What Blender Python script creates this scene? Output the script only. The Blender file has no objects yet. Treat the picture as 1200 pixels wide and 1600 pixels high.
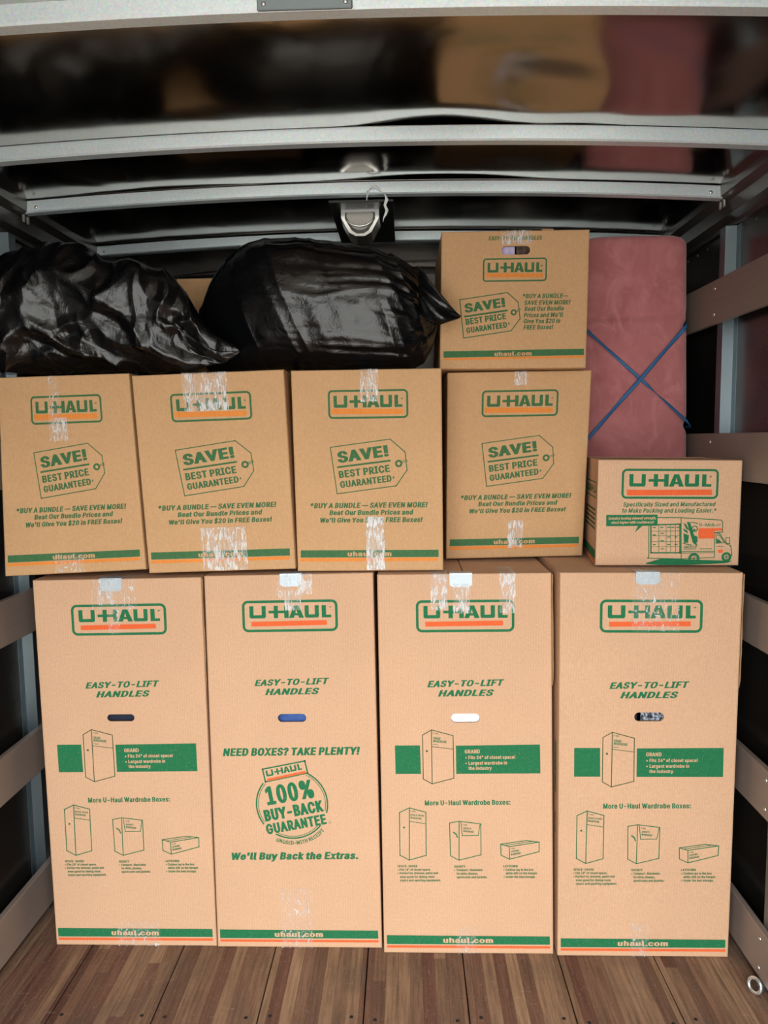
import bpy, bmesh, math, random
from mathutils import Vector, Matrix, noise
from mathutils.geometry import tessellate_polygon, delaunay_2d_cdt
from math import sin, cos, pi, radians, atan2, sqrt, hypot

S = bpy.context.scene
COL = S.collection
random.seed(11)

# ---------------------------------------------------------------- camera
cd = bpy.data.cameras.new('camera'); cam = bpy.data.objects.new('camera', cd); COL.objects.link(cam)
cd.sensor_fit = 'VERTICAL'; cd.sensor_height = 24.0; cd.lens = 24.0 * 1150 / 1600; cd.clip_start = 0.05
p_, y_, r_ = radians(5.62), radians(1.7), radians(0.72)
fw = Vector((-sin(y_) * cos(p_), cos(y_) * cos(p_), -sin(p_))); rt = Vector((cos(y_), sin(y_), 0)); dn = fw.cross(rt)
rt2 = cos(r_) * rt + sin(r_) * dn; dn2 = -sin(r_) * rt + cos(r_) * dn
cam.matrix_world = Matrix.Translation((0, 0, 1.57)) @ Matrix((rt2, -dn2, -fw)).transposed().to_4x4()
S.camera = cam

# ---------------------------------------------------------------- daylight outside the open rear door
REAR, FRONT = -0.55, 3.55          # open door and nose of the cargo box
XL, XR, ROOF = -1.255, 1.045, 2.47
W = bpy.data.worlds.new('world'); S.world = W; W.use_nodes = True
wn = W.node_tree.nodes; wl = W.node_tree.links
tc = wn.new('ShaderNodeTexCoord'); sp = wn.new('ShaderNodeSeparateXYZ'); cr = wn.new('ShaderNodeValToRGB')
wl.new(tc.outputs['Generated'], sp.inputs[0]); wl.new(sp.outputs[2], cr.inputs[0]); wl.new(cr.outputs[0], wn['Background'].inputs[0])
cr.color_ramp.elements[0].position = 0.06; cr.color_ramp.elements[0].color = (0.30, 0.31, 0.30, 1)      # houses and trees round the street
cr.color_ramp.elements[1].position = 0.20; cr.color_ramp.elements[1].color = (0.95, 0.98, 1.0, 1)       # bright overcast sky
e3 = cr.color_ramp.elements.new(0.7); e3.color = (1.05, 1.05, 1.05, 1)
wn['Background'].inputs[1].default_value = 3.2
pl = bpy.data.lights.new('door_portal', 'AREA'); pl.shape = 'RECTANGLE'; pl.size = XR - XL; pl.size_y = 2.45
pl.cycles.is_portal = True
po = bpy.data.objects.new('door_portal', pl); COL.objects.link(po)
po.location = ((XL + XR) / 2, REAR, 1.22); po.rotation_euler = (radians(90), 0, 0)
S.view_settings.view_transform = 'Standard'; S.view_settings.look = 'None'
S.view_settings.gamma = 1; S.view_settings.use_curve_mapping = False
S.view_settings.exposure = 1.82

# ---------------------------------------------------------------- materials
def srgb(r, g, b):
    f = lambda c: (c / 255 / 12.92) if c / 255 <= 0.04045 else ((c / 255 + 0.055) / 1.055) ** 2.4
    return (f(r), f(g), f(b), 1)
class NT:
    def __init__(s, name):
        s.m = bpy.data.materials.new(name); s.m.use_nodes = True; s.t = s.m.node_tree; s.b = s.t.nodes['Principled BSDF']
        s.tc = s.t.nodes.new('ShaderNodeTexCoord')
    def n(s, k, **kw):
        x = s.t.nodes.new('ShaderNode' + k)
        for a, v in kw.items(): setattr(x, a, v)
        return x
    def l(s, a, b): s.t.links.new(a, b)
    def val(s, x, key, v): x.inputs[key].default_value = v
    def mapped(s, scale, rot=(0, 0, 0), src='Object'):
        m = s.n('Mapping'); m.inputs['Scale'].default_value = scale; m.inputs['Rotation'].default_value = rot
        s.l(s.tc.outputs[src], m.inputs[0]); return m.outputs[0]
    def noise(s, vec, scale, detail=4, rough=0.55, dist=0.0):
        x = s.n('TexNoise'); s.l(vec, x.inputs['Vector']); x.inputs['Scale'].default_value = scale
        x.inputs['Detail'].default_value = detail; x.inputs['Roughness'].default_value = rough; x.inputs['Distortion'].default_value = dist
        return x.outputs['Fac']
    def ramp(s, fac, stops):
        x = s.n('ValToRGB'); s.l(fac, x.inputs[0]); e = x.color_ramp.elements
        while len(e) < len(stops): e.new(0.5)
        for i, (p, c) in enumerate(stops): e[i].position = p; e[i].color = c
        return x.outputs[0]
    def math(s, op, a, b=None, c=None):
        x = s.n('Math', operation=op)
        for i, v in enumerate((a, b, c)):
            if v is None: continue
            if isinstance(v, (int, float)): x.inputs[i].default_value = v
            else: s.l(v, x.inputs[i])
        return x.outputs[0]
    def mix(s, fac, a, b, mode='MIX'):
        x = s.n('Mix', data_type='RGBA', blend_type=mode)
        for i, v in ((0, fac), (6, a), (7, b)):
            if isinstance(v, (int, float, tuple)): x.inputs[i].default_value = v
            else: s.l(v, x.inputs[i])
        return x.outputs[2]
    def bump(s, h, strength, dist=0.01, prev=None):
        x = s.n('Bump'); x.inputs['Strength'].default_value = strength; x.inputs['Distance'].default_value = dist
        s.l(h, x.inputs['Height'])
        if prev is not None: s.l(prev, x.inputs['Normal'])
        s.l(x.outputs[0], s.b.inputs['Normal']); return x.outputs[0]
    def set(s, **kw):
        names = dict(color='Base Color', rough='Roughness', metal='Metallic', spec='Specular IOR Level', sheen='Sheen Weight', coat='Coat Weight', alpha='Alpha')
        for k, v in kw.items():
            i = s.b.inputs[names[k]]
            if isinstance(v, (int, float, tuple)): i.default_value = v
            else: s.l(v, i)
        return s

def flutes(t, amp):
    sx = t.n('SeparateXYZ'); t.l(t.tc.outputs['Object'], sx.inputs[0])
    a = t.math('ADD', sx.outputs[0], sx.outputs[1])
    return t.math('MULTIPLY', t.math('SINE', t.math('MULTIPLY', a, 2 * pi / 0.0075)), amp)
def card_mat(name, base, tint=1.0, ink=False, lines=0.03):
    t = NT(name)
    v = t.mapped((1, 1, 1))
    n1 = t.noise(v, 5, 5); n2 = t.noise(t.mapped((1, 1, 0.7)), 190, 3, 0.75)
    c = t.mix(0.5, base, tuple(x * 0.82 for x in base[:3]) + (1,))
    c = t.mix(n1, base, tuple(x * 0.86 for x in base[:3]) + (1,))
    sp = t.ramp(n2, [(0.3, (0.90, 0.89, 0.87, 1)), (0.7, (1.06, 1.06, 1.06, 1))])
    c = t.mix(1.0, c, sp, 'MULTIPLY')
    fl = flutes(t, 1.0)
    k = t.math('ADD', t.math('MULTIPLY', fl, lines), 1.0)
    cc = t.n('CombineColor'); [t.l(k, cc.inputs[i]) for i in range(3)]
    c = t.mix(1.0, c, cc.outputs[0], 'MULTIPLY')
    if ink:
        kraft = KRAFT
        sp2 = t.ramp(t.noise(v, 420, 2, 0.8), [(0.60, (0, 0, 0, 1)), (0.78, (0.5, 0.5, 0.5, 1))])
        c = t.mix(sp2, c, kraft)
    t.set(color=c, rough=0.78, spec=0.25)
    b1 = t.bump(fl, 0.12, 0.0004); t.bump(t.noise(t.mapped((1, 1, 0.5)), 9, 3), 0.25, 0.004, b1)
    return t.m
KRAFT = srgb(204, 164, 131)
M = {}
M['card'] = card_mat('kraft_cardboard', KRAFT)
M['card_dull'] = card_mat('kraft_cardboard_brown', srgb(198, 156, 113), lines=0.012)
M['green'] = card_mat('green_ink', srgb(24, 108, 68), ink=True)
M['green_dull'] = card_mat('olive_green_ink', srgb(60, 106, 66), ink=True)
M['orange'] = card_mat('orange_ink', srgb(226, 98, 50), ink=True)
M['orange_dull'] = card_mat('amber_ink', srgb(224, 136, 60), ink=True)
M['dark'] = card_mat('dark_green_ink', srgb(62, 84, 50))
t = NT('cut_cardboard'); t.set(color=srgb(150, 112, 76), rough=0.9); M['edge'] = t.m

t = NT('clear_tape')
v = t.mapped((1, 1, 0.22))
n1 = t.noise(v, 120, 4, 0.6, 1.5); n2 = t.noise(t.mapped((1, 1, 1)), 30, 3)
hz = t.ramp(t.math('ADD', t.math('MULTIPLY', n1, 0.75), t.math('MULTIPLY', n2, 0.35)), [(0.50, (0.08, 0.08, 0.08, 1)), (0.62, (0.66, 0.66, 0.66, 1))])
t.set(color=(0.78, 0.77, 0.75, 1), rough=0.22, spec=0.9, alpha=hz)
t.bump(n1, 0.9, 0.003); M['tape'] = t.m
t = NT('faint_tape')
v = t.mapped((1, 1, 0.5), (0, 0.5, 0)); n1 = t.noise(v, 60, 4, 0.6, 2.5)
hz = t.ramp(n1, [(0.56, (0.05, 0.05, 0.05, 1)), (0.64, (0.65, 0.65, 0.65, 1))])
t.set(color=(0.8, 0.79, 0.77, 1), rough=0.2, spec=0.9, alpha=hz); t.bump(n1, 0.9, 0.004); M['tape_faint'] = t.m

t = NT('galvanised_steel')
vo = t.n('TexVoronoi'); t.l(t.mapped((1, 1, 1)), vo.inputs[0]); vo.inputs['Scale'].default_value = 260
c = t.mix(0.35, srgb(218, 229, 233), vo.outputs['Color'], 'SOFT_LIGHT')
t.set(color=c, metal=0.6, rough=0.45); t.bump(t.noise(t.mapped((1, 1, 1)), 300, 2), 0.15, 0.001); M['galv'] = t.m
t = NT('post_steel'); t.set(color=srgb(122, 133, 138), metal=0.92, rough=0.36); t.bump(t.noise(t.mapped((1, 1, 1)), 4, 2), 0.2, 0.01); M['post'] = t.m
t = NT('dull_aluminium_sheet')
n0 = t.noise(t.mapped((1, 1, 1)), 2.2, 3)
sc = t.noise(t.mapped((1.5, 9, 1), (0, 0, 0.5)), 6, 5, 0.65, 3.0)
t.set(color=t.mix(t.ramp(sc, [(0.66, (0, 0, 0, 1)), (0.72, (1, 1, 1, 1))]), srgb(160, 154, 146), srgb(186, 182, 176)),
      metal=1.0, rough=t.math('ADD', t.math('MULTIPLY', n0, 0.12), 0.09))
b1 = t.bump(t.noise(t.mapped((1.6, 1.6, 1)), 1.7, 1.5, 0.4, 0.8), 0.12, 0.05); M['sheet'] = t.m
t = NT('wall_aluminium')
n0 = t.noise(t.mapped((1, 1, 1)), 3, 3)
t.set(color=srgb(86, 82, 78), metal=0.9, rough=t.math('ADD', t.math('MULTIPLY', n0, 0.15), 0.18))
t.bump(t.noise(t.mapped((1, 1, 1)), 2.5, 2), 0.35, 0.02); M['wall'] = t.m
t = NT('painted_metal_trim'); t.set(color=srgb(100, 96, 94), metal=0.75, rough=0.3); M['trim'] = t.m
t = NT('rivet_metal'); t.set(color=srgb(190, 190, 186), metal=0.9, rough=0.3); M['rivet'] = t.m
t = NT('black_panel'); t.set(color=srgb(22, 22, 22), rough=0.5); M['black'] = t.m
t = NT('hanger_bar_metal'); t.set(color=srgb(178, 190, 198), metal=0.2, rough=0.35); t.bump(t.noise(t.mapped((1, 1, 1)), 60, 2), 0.3, 0.003); M['bar'] = t.m
t = NT('lamp_plastic'); t.set(color=srgb(150, 148, 142), rough=0.22, metal=0.35); M['lens'] = t.m
t = NT('lamp_chrome'); t.set(color=srgb(215, 215, 212), rough=0.2, metal=0.8); M['chrome'] = t.m
t = NT('white_sealant'); t.set(color=srgb(225, 228, 226), rough=0.6); M['sealant'] = t.m

t = NT('grey_wood_rail')
v = t.mapped((1, 0.06, 1.6)); n1 = t.noise(v, 60, 5, 0.65, 0.4); n2 = t.noise(t.mapped((1, 0.3, 1)), 4, 3)
c = t.mix(n1, srgb(122, 105, 94), srgb(152, 137, 126)); c = t.mix(n2, c, srgb(118, 104, 95))
t.set(color=c, rough=0.42, spec=0.4); t.bump(n1, 0.3, 0.001); M['rail'] = t.m

t = NT('worn_hardwood_floor')
sx = t.n('SeparateXYZ'); t.l(t.tc.outputs['Object'], sx.inputs[0])
strip = t.math('FLOOR', t.math('DIVIDE', sx.outputs[0], 0.036))
wn1 = t.n('TexWhiteNoise', noise_dimensions='1D'); t.l(strip, wn1.inputs['W'])
row = t.math('FLOOR', t.math('ADD', t.math('DIVIDE', sx.outputs[1], 2.6), t.math('MULTIPLY', wn1.outputs['Value'], 7.0)))
wn2 = t.n('TexWhiteNoise', noise_dimensions='2D'); cv = t.n('CombineXYZ'); t.l(strip, cv.inputs[0]); t.l(row, cv.inputs[1]); t.l(cv.outputs[0], wn2.inputs['Vector'])
c = t.ramp(wn2.outputs['Value'], [(0.0, srgb(82, 54, 46)), (0.2, srgb(124, 98, 78)), (0.42, srgb(148, 120, 95)), (0.62, srgb(98, 66, 56)), (0.82, srgb(134, 108, 86)), (1.0, srgb(92, 66, 56))])
gr = t.noise(t.mapped((1, 0.05, 1)), 95, 6, 0.7, 0.3)
c = t.mix(1.0, c, t.ramp(gr, [(0.3, (0.45, 0.43, 0.42, 1)), (0.68, (1.25, 1.24, 1.22, 1))]), 'MULTIPLY')
st = t.noise(t.mapped((1, 1, 1)), 3.4, 5, 0.6, 0.5)
c = t.mix(t.ramp(st, [(0.5, (0, 0, 0, 1)), (0.72, (0.55, 0.55, 0.55, 1))]), c, srgb(82, 70, 62))
scr = t.noise(t.mapped((9, 1.4, 1), (0, 0, 0.9)), 11, 5, 0.7, 4.0); scr2 = t.noise(t.mapped((1.4, 8, 1), (0, 0, 0.5)), 10, 5, 0.7, 4.0)
f = t.math('MAXIMUM', t.ramp(scr, [(0.60, (0, 0, 0, 1)), (0.68, (0.34, 0.34, 0.34, 1))]), t.ramp(scr2, [(0.60, (0, 0, 0, 1)), (0.68, (0.34, 0.34, 0.34, 1))]))
c = t.mix(f, c, srgb(178, 158, 140))
fr = t.math('FRACT', t.math('DIVIDE', sx.outputs[0], 0.036)); sm = t.math('LESS_THAN', fr, 0.03)
c = t.mix(t.math('MULTIPLY', sm, 0.6), c, srgb(46, 34, 28))
t.set(color=c, rough=t.math('ADD', t.math('MULTIPLY', gr, 0.25), 0.34), spec=0.35); t.bump(gr, 0.35, 0.001); M['floor'] = t.m
t = NT('dark_floor_gap'); t.set(color=srgb(22, 16, 13), rough=0.9); M['gap'] = t.m
t = NT('grey_driveway'); t.set(color=t.mix(t.noise(t.mapped((1, 1, 1)), 2, 4), srgb(170, 168, 162), srgb(140, 138, 134)), rough=0.9); M['ground'] = t.m

t = NT('black_plastic_film')
v = t.mapped((1, 1, 1)); n1 = t.noise(v, 26, 4, 0.6, 1.2); n2 = t.noise(t.mapped((1, 1, 0.3), (0, 0.35, 0)), 55, 4, 0.6, 1.5)
t.set(color=srgb(9, 10, 12), rough=0.2, spec=0.5)
b1 = t.bump(n1, 0.4, 0.006); t.bump(n2, 0.22, 0.003, b1); M['bag'] = t.m

t = NT('pink_velvet')
n1 = t.noise(t.mapped((1, 1, 1)), 5, 5, 0.6, 1.2); n2 = t.noise(t.mapped((1.6, 1, 1), (0, 0.4, 0)), 7, 4, 0.6, 1.8)
c = t.mix(t.ramp(n1, [(0.35, (0, 0, 0, 1)), (0.7, (1, 1, 1, 1))]), srgb(162, 92, 92), srgb(184, 114, 115)); c = t.mix(t.ramp(n2, [(0.5, (0, 0, 0, 1)), (0.72, (0.6, 0.6, 0.6, 1))]), c, srgb(196, 130, 132))
t.set(color=c, rough=0.85, sheen=0.35); t.bump(t.noise(t.mapped((1, 1, 1)), 7, 3), 0.3, 0.01); M['velvet'] = t.m
t = NT('blue_elastic'); t.set(color=srgb(38, 92, 138), rough=0.6); t.bump(t.noise(t.mapped((1, 1, 1)), 300, 1), 0.3, 0.001); M['strap'] = t.m
def cloth(name, a, b, sc=40):
    t = NT(name); t.set(color=t.mix(t.ramp(t.noise(t.mapped((1, 1, 1)), sc, 3), [(0.42, (0, 0, 0, 1)), (0.58, (1, 1, 1, 1))]), a, b), rough=0.9, sheen=0.2); M[name] = t.m
cloth('navy_cloth', srgb(20, 26, 44), srgb(26, 32, 52)); cloth('blue_cloth', srgb(40, 66, 124), srgb(58, 88, 150), 12)
cloth('white_cloth', srgb(236, 240, 244), srgb(244, 246, 248)); cloth('tweed_cloth', srgb(40, 44, 54), srgb(165, 172, 184), 130)
cloth('lavender_cloth', srgb(190, 176, 212), srgb(208, 194, 226), 12); cloth('brown_cloth', srgb(60, 44, 38), srgb(100, 78, 66), 60)

# ---------------------------------------------------------------- object helpers
def put(name, me, parent=None, loc=None):
    o = bpy.data.objects.new(name, me); COL.objects.link(o)
    if parent is not None: o.parent = parent
    if loc is not None: o.location = loc
    return o
def mesh(name, vs, fs, mats, mi=None, smooth=False):
    me = bpy.data.meshes.new(name); me.from_pydata([tuple(v) for v in vs], [], fs); 
    for m in (mats if isinstance(mats, (list, tuple)) else [mats]): me.materials.append(m)
    if mi: me.polygons.foreach_set('material_index', mi)
    if smooth: me.polygons.foreach_set('use_smooth', [True] * len(me.polygons))
    me.update(); return me
def from_bm(name, bm, mats, smooth=False):
    me = bpy.data.meshes.new(name); bmesh.ops.recalc_face_normals(bm, faces=bm.faces[:]); bm.to_mesh(me); bm.free()
    for m in (mats if isinstance(mats, (list, tuple)) else [mats]): me.materials.append(m)
    if smooth: me.polygons.foreach_set('use_smooth', [True] * len(me.polygons))
    return me
def thing(name, label, cat, loc=(0, 0, 0), group=None):
    o = bpy.data.objects.new(name, None); o.empty_display_size = 0.05; COL.objects.link(o); o.location = loc
    o['label'] = label; o['category'] = cat
    if group: o['group'] = group
    return o
def tag(o, label, cat, group=None):
    o['label'] = label; o['category'] = cat
    if group: o['group'] = group
    return o
def struct(o): o['kind'] = 'structure'; return o
def bm_box(bm, lo, hi, bev=0.0, seg=1):
    vs = [bm.verts.new((x, y, z)) for x in (lo[0], hi[0]) for y in (lo[1], hi[1]) for z in (lo[2], hi[2])]
    idx = [(0, 1, 3, 2), (4, 6, 7, 5), (0, 4, 5, 1), (2, 3, 7, 6), (0, 2, 6, 4), (1, 5, 7, 3)]
    fs = [bm.faces.new([vs[i] for i in f]) for f in idx]
    if bev:
        es = list({e for f in fs for e in f.edges}); bmesh.ops.bevel(bm, geom=es, offset=bev, segments=seg, affect='EDGES', profile=0.5)
def bm_dome(bm, c, axis, r, h, n=12):
    # a low rivet head on a surface whose outward normal is axis
    a = Vector(axis).normalized(); u = a.orthogonal().normalized(); w = a.cross(u); c = Vector(c); rings = []
    for k in range(4):
        th = k / 4 * pi / 2
        rings.append([bm.verts.new(c + a * (h * sin(th)) + (u * cos(q) + w * sin(q)) * (r * cos(th))) for q in [2 * pi * i / n for i in range(n)]])
    for k in range(3):
        for i in range(n): bm.faces.new((rings[k][i], rings[k][(i + 1) % n], rings[k + 1][(i + 1) % n], rings[k + 1][i]))
    bm.faces.new(rings[3])
def lerp(a, b, t): return a + (b - a) * t
def interp(pts, x):
    if x <= pts[0][0]: return pts[0][1]
    for (x0, y0), (x1, y1) in zip(pts, pts[1:]):
        if x <= x1:
            t = (x - x0) / (x1 - x0); return y0 + (y1 - y0) * t
    return pts[-1][1]
def smooth_interp(pts, x):
    return sum(interp(pts, x + d) * w for d, w in ((-0.03, .2), (-0.015, .2), (0, .2), (0.015, .2), (0.03, .2)))

# ---------------------------------------------------------------- lettering and line art, drawn flat in face coordinates (metres)
_glyph = {}
GLYPHS = {
 ' ': (94, ''),
 '!': (98, '34,80 32,254 66,254 64,80;49,-2 40,-1 33,4 28,12 26,20 28,29 33,37 40,42 49,43 58,42 65,37 70,29 72,20 70,12 65,4 58,-1'),
 '"': (160, '39,159 35,254 68,254 64,159;96,159 93,254 125,254 122,159'),
 '$': (223, '101,-37 101,292 122,292 122,-37;112,-4 86,-2 64,5 46,15 32,30 23,48 19,68 52,68 55,55 62,44 71,35 83,29 97,26 112,25 128,26 143,30 155,37 165,46 171,57 173,70 171,81 166,89 158,96 148,102 136,107 122,111 92,120 64,130 43,145 30,163 26,186 29,206 37,224 51,238 69,249 90,256 114,258 137,256 158,249 175,238 189,224 197,208 200,189 169,189 163,206 151,219 134,227 112,229 97,228 84,224 73,218 64,209 59,199 58,188 60,176 65,167 74,160 85,154 96,150 106,147 132,140 144,136 156,132 168,126 179,119 189,110 197,99 202,85 204,69 201,50 193,32 180,17 162,5 139,-2'),
 '%': (338, '88,141 73,143 60,149 50,157 43,168 39,180 37,194 37,206 39,220 43,232 51,243 60,251 73,257 88,258 103,257 115,251 125,243 132,232 136,220 138,206 138,194 136,180 132,168 125,157 115,149 103,143;88,164 99,166 106,173 110,183 112,194 112,206 110,217 106,227 99,234 88,236 77,234 69,227 65,217 64,206 64,194 65,183 69,173 76,166;251,-5 236,-3 223,2 213,11 206,21 202,34 200,48 200,60 202,74 206,86 213,97 223,105 236,111 251,112 266,111 278,105 288,97 295,86 299,74 300,60 300,48 299,34 295,21 288,11 278,2 265,-3;251,17 262,20 269,26 273,36 274,48 274,60 273,71 269,81 262,88 251,90 240,88 232,81 228,71 226,60 226,48 228,36 232,26 239,20;66,0 241,254 270,254 95,0'),
 "'": (103, '39,159 35,254 68,254 64,159'),
 '*': (227, '101,111 103,165 57,136 45,158 93,183 45,208 57,229 103,200 101,254 125,254 123,200 169,229 181,208 133,183 181,158 169,136 123,165 125,111'),
 ',': (94, '19,-60 34,36 68,36 42,-60'),
 '-': (227, '168,122 168,94 57,94 57,122'),
 '.': (94, '48,-2 39,-1 31,4 26,12 25,20 26,29 31,37 39,42 48,43 56,42 64,37 69,29 71,20 69,12 64,4 56,-1'),
 '0': (227, '113,-3 87,0 65,12 47,31 34,57 27,89 24,127 27,165 35,197 48,223 65,242 87,254 113,258 139,254 161,242 179,223 192,197 200,165 203,127 200,89 192,57 179,31 162,12 140,0;113,25 131,28 145,37 157,52 165,72 170,97 172,127 170,157 165,182 157,203 145,218 131,227 113,230 96,227 82,218 70,203 62,182 56,157 55,127 56,97 62,72 70,52 82,37 96,28'),
 '1': (227, '38,0 38,27 195,27 195,0;138,254 138,0 106,0 106,224 105,224 43,179 43,213 99,254'),
 '2': (227, '32,0 32,24 117,114 130,129 141,141 149,153 155,163 159,174 160,186 159,198 154,209 146,218 137,224 125,228 112,230 98,228 86,224 77,216 69,207 65,195 64,181 33,181 35,202 43,221 55,237 72,248 91,255 112,258 134,255 153,248 169,237 181,223 188,205 191,186 189,172 185,159 179,145 168,129 153,111 133,90 76,30 76,28 195,28 195,0'),
 '4': (227, '20,53 20,79 123,254 155,254 54,83 54,81 207,81 207,53;141,0 141,61 141,73 141,159 171,159 171,0'),
 '8': (227, '113,-3 89,-1 68,6 50,17 37,31 29,48 26,68 28,83 33,98 40,110 51,121 63,128 76,132 76,133 59,141 46,154 38,171 35,190 38,209 45,225 57,239 73,249 92,256 113,258 134,256 153,249 169,239 181,225 188,209 191,190 188,171 180,154 167,141 150,133 150,132 164,128 176,121 186,110 194,98 199,83 200,68 198,48 189,31 176,17 158,6 137,-1;113,25 129,26 142,30 153,37 161,46 167,57 168,69 167,83 161,94 153,104 141,111 128,116 113,118 98,116 85,111 73,104 65,94 59,83 58,69 59,57 64,46 73,37 84,30 97,26;113,145 126,146 137,150 146,157 154,165 158,176 160,188 158,200 154,210 147,218 138,225 126,229 113,230 100,229 89,225 79,218 72,210 68,200 66,188 68,176 72,165 79,157 89,150 100,146'),
 ':': (94, '48,-2 39,-1 31,4 26,12 25,20 26,29 31,37 39,42 48,43 56,42 64,37 69,29 71,20 69,12 64,4 56,-1;48,135 39,137 31,142 26,149 25,158 26,167 31,174 39,179 48,181 56,179 64,174 69,167 71,158 69,149 64,142 56,137'),
 '?': (179, '66,76 66,80 67,100 71,115 76,126 84,135 93,142 104,149 115,157 123,167 129,178 131,192 129,203 125,213 119,220 110,226 100,230 89,231 78,230 69,226 60,221 53,213 48,202 46,189 14,189 17,209 24,226 36,240 51,250 69,256 89,258 110,256 127,249 142,239 153,226 160,209 162,191 160,172 153,156 142,142 127,130 117,124 110,118 104,111 100,103 98,93 97,79 97,76;82,-2 73,-1 66,4 61,12 59,20 61,29 66,37 73,42 82,43 91,42 98,37 103,29 105,20 103,12 98,4 91,-1'),
 'A': (240, '8,0 101,254 138,254 231,0 198,0 144,151 138,167 132,186 125,210 116,239 123,239 114,209 106,185 100,166 95,151 43,0;55,71 55,99 185,99 185,71'),
 'B': (228, '30,0 30,254 121,254 145,252 164,245 180,235 190,221 197,205 199,187 198,172 193,160 187,150 178,143 168,137 157,133 157,131 170,129 182,123 192,114 201,102 207,86 209,68 207,50 200,33 189,20 172,9 151,2 123,0;62,29 122,29 148,31 165,40 175,53 178,68 176,81 171,92 163,102 153,109 140,114 124,115 62,115;62,143 119,143 132,144 144,148 154,155 162,163 166,174 168,186 165,202 156,214 141,223 120,226 62,226'),
 'C': (255, '134,-3 103,1 75,12 52,32 35,58 24,90 20,127 24,165 35,197 52,223 75,242 103,254 134,258 152,256 170,252 186,245 201,236 214,224 224,209 232,193 236,174 204,174 200,186 195,197 187,206 179,214 169,220 158,224 146,227 134,228 111,225 92,216 75,202 62,182 54,157 52,127 54,97 63,72 75,53 92,38 112,29 134,26 146,27 158,30 169,34 179,40 187,48 195,57 200,68 204,80 236,80 232,62 224,45 214,31 201,19 187,9 170,2 153,-2'),
 'D': (251, '109,0 48,0 48,29 107,29 136,31 159,40 177,55 189,75 197,99 200,128 197,156 190,180 177,200 160,214 138,223 110,226 47,226 47,254 113,254 147,251 176,239 200,221 217,196 227,164 231,128 227,91 217,59 199,34 175,15 145,4;62,254 62,0 30,0 30,254'),
 'E': (209, '30,0 30,254 186,254 186,226 62,226 62,143 178,143 178,114 62,114 62,29 188,29 188,0'),
 'F': (205, '30,0 30,254 185,254 185,226 62,226 62,139 173,139 173,111 62,111 62,0'),
 'G': (260, '134,-3 102,1 75,13 52,32 35,58 24,90 20,127 24,165 35,197 52,223 74,242 102,254 132,258 152,256 170,252 187,245 202,235 214,222 225,208 232,192 237,174 204,174 199,186 194,197 186,206 178,213 168,220 158,224 146,227 133,228 111,225 92,216 75,202 62,182 54,157 52,127 54,97 63,72 75,53 92,38 112,29 134,26 155,29 172,36 187,47 198,62 205,80 207,101 217,100 141,100 141,128 239,128 239,100 236,71 225,45 209,25 188,9 163,0'),
 'H': (258, '30,0 30,254 62,254 62,144 196,144 196,254 228,254 228,0 196,0 196,116 62,116 62,0'),
 'I': (150, '16,0 16,29 59,29 59,226 16,226 16,254 135,254 135,226 91,226 91,29 135,29 135,0'),
 'K': (233, '52,73 52,108 61,119 70,131 78,141 87,152 96,162 106,172 182,254 224,254 116,138 114,138;30,0 30,254 62,254 62,167 62,112 62,97 62,0;186,0 94,130 114,155 224,0'),
 'L': (196, '30,0 30,254 62,254 62,29 181,29 181,0'),
 'M': (314, '30,0 30,254 76,254 139,94 141,87 144,79 147,71 150,61 153,52 156,42 158,33 161,24 154,24 156,32 159,41 162,51 165,61 168,70 171,79 174,87 176,94 238,254 284,254 284,0 252,0 252,145 252,154 252,163 252,174 253,184 253,195 253,207 253,218 253,229 256,229 253,217 249,205 245,193 241,181 237,171 234,161 231,152 228,145 171,0 143,0 85,145 83,152 80,160 76,170 72,181 69,192 65,204 60,216 56,229 59,229 60,219 60,208 60,197 60,186 61,175 61,164 61,154 61,145 61,0'),
 'N': (262, '30,0 30,254 68,254 172,91 176,84 181,75 187,65 194,53 200,41 207,27 202,27 201,41 200,54 200,67 200,79 199,89 199,97 199,254 232,254 232,0 193,0 101,145 95,155 89,165 82,177 74,191 65,207 54,226 60,227 60,209 61,192 62,177 62,164 62,153 62,145 62,0'),
 'O': (267, '133,-3 103,1 75,12 52,32 35,58 24,90 20,127 24,165 35,197 52,223 75,242 103,254 133,258 164,254 192,242 215,223 232,197 243,165 247,127 243,90 232,58 215,32 192,12 164,1;133,26 155,29 175,38 191,52 204,72 212,97 215,127 212,157 204,182 191,202 175,216 155,225 133,228 112,225 92,216 75,202 63,182 54,157 52,127 54,97 63,72 75,52 92,38 112,29'),
 'P': (222, '30,0 30,254 118,254 144,252 166,244 183,231 195,215 202,195 204,174 202,152 195,133 183,116 166,104 144,96 118,93 55,93 55,121 116,121 134,123 149,128 159,136 167,147 171,160 172,174 171,188 167,201 159,211 148,219 134,224 116,226 62,226 62,0'),
 'R': (224, '30,0 30,254 118,254 145,252 167,244 183,232 195,217 202,198 205,176 202,154 195,136 183,120 166,109 145,101 118,99 48,99 48,128 117,128 135,129 149,133 160,141 167,150 171,162 173,176 171,190 167,202 159,212 149,220 134,224 116,226 62,226 62,0;177,0 115,115 151,115 214,0'),
 'S': (223, '112,-4 86,-2 64,5 46,15 32,30 23,48 19,68 52,68 55,55 62,44 71,35 83,29 97,26 112,25 128,26 143,30 155,37 165,46 171,57 173,70 171,81 166,89 158,96 148,102 136,107 122,111 92,120 64,130 43,145 30,163 26,186 29,206 37,224 51,238 69,249 90,256 114,258 137,256 158,249 175,238 189,224 197,208 200,189 169,189 163,206 151,219 134,227 112,229 97,228 84,224 73,218 64,209 59,199 58,188 60,176 65,167 74,160 85,154 96,150 106,147 132,140 144,136 156,132 168,126 179,119 189,110 197,99 202,85 204,69 201,50 193,32 180,17 162,5 139,-2'),
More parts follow.
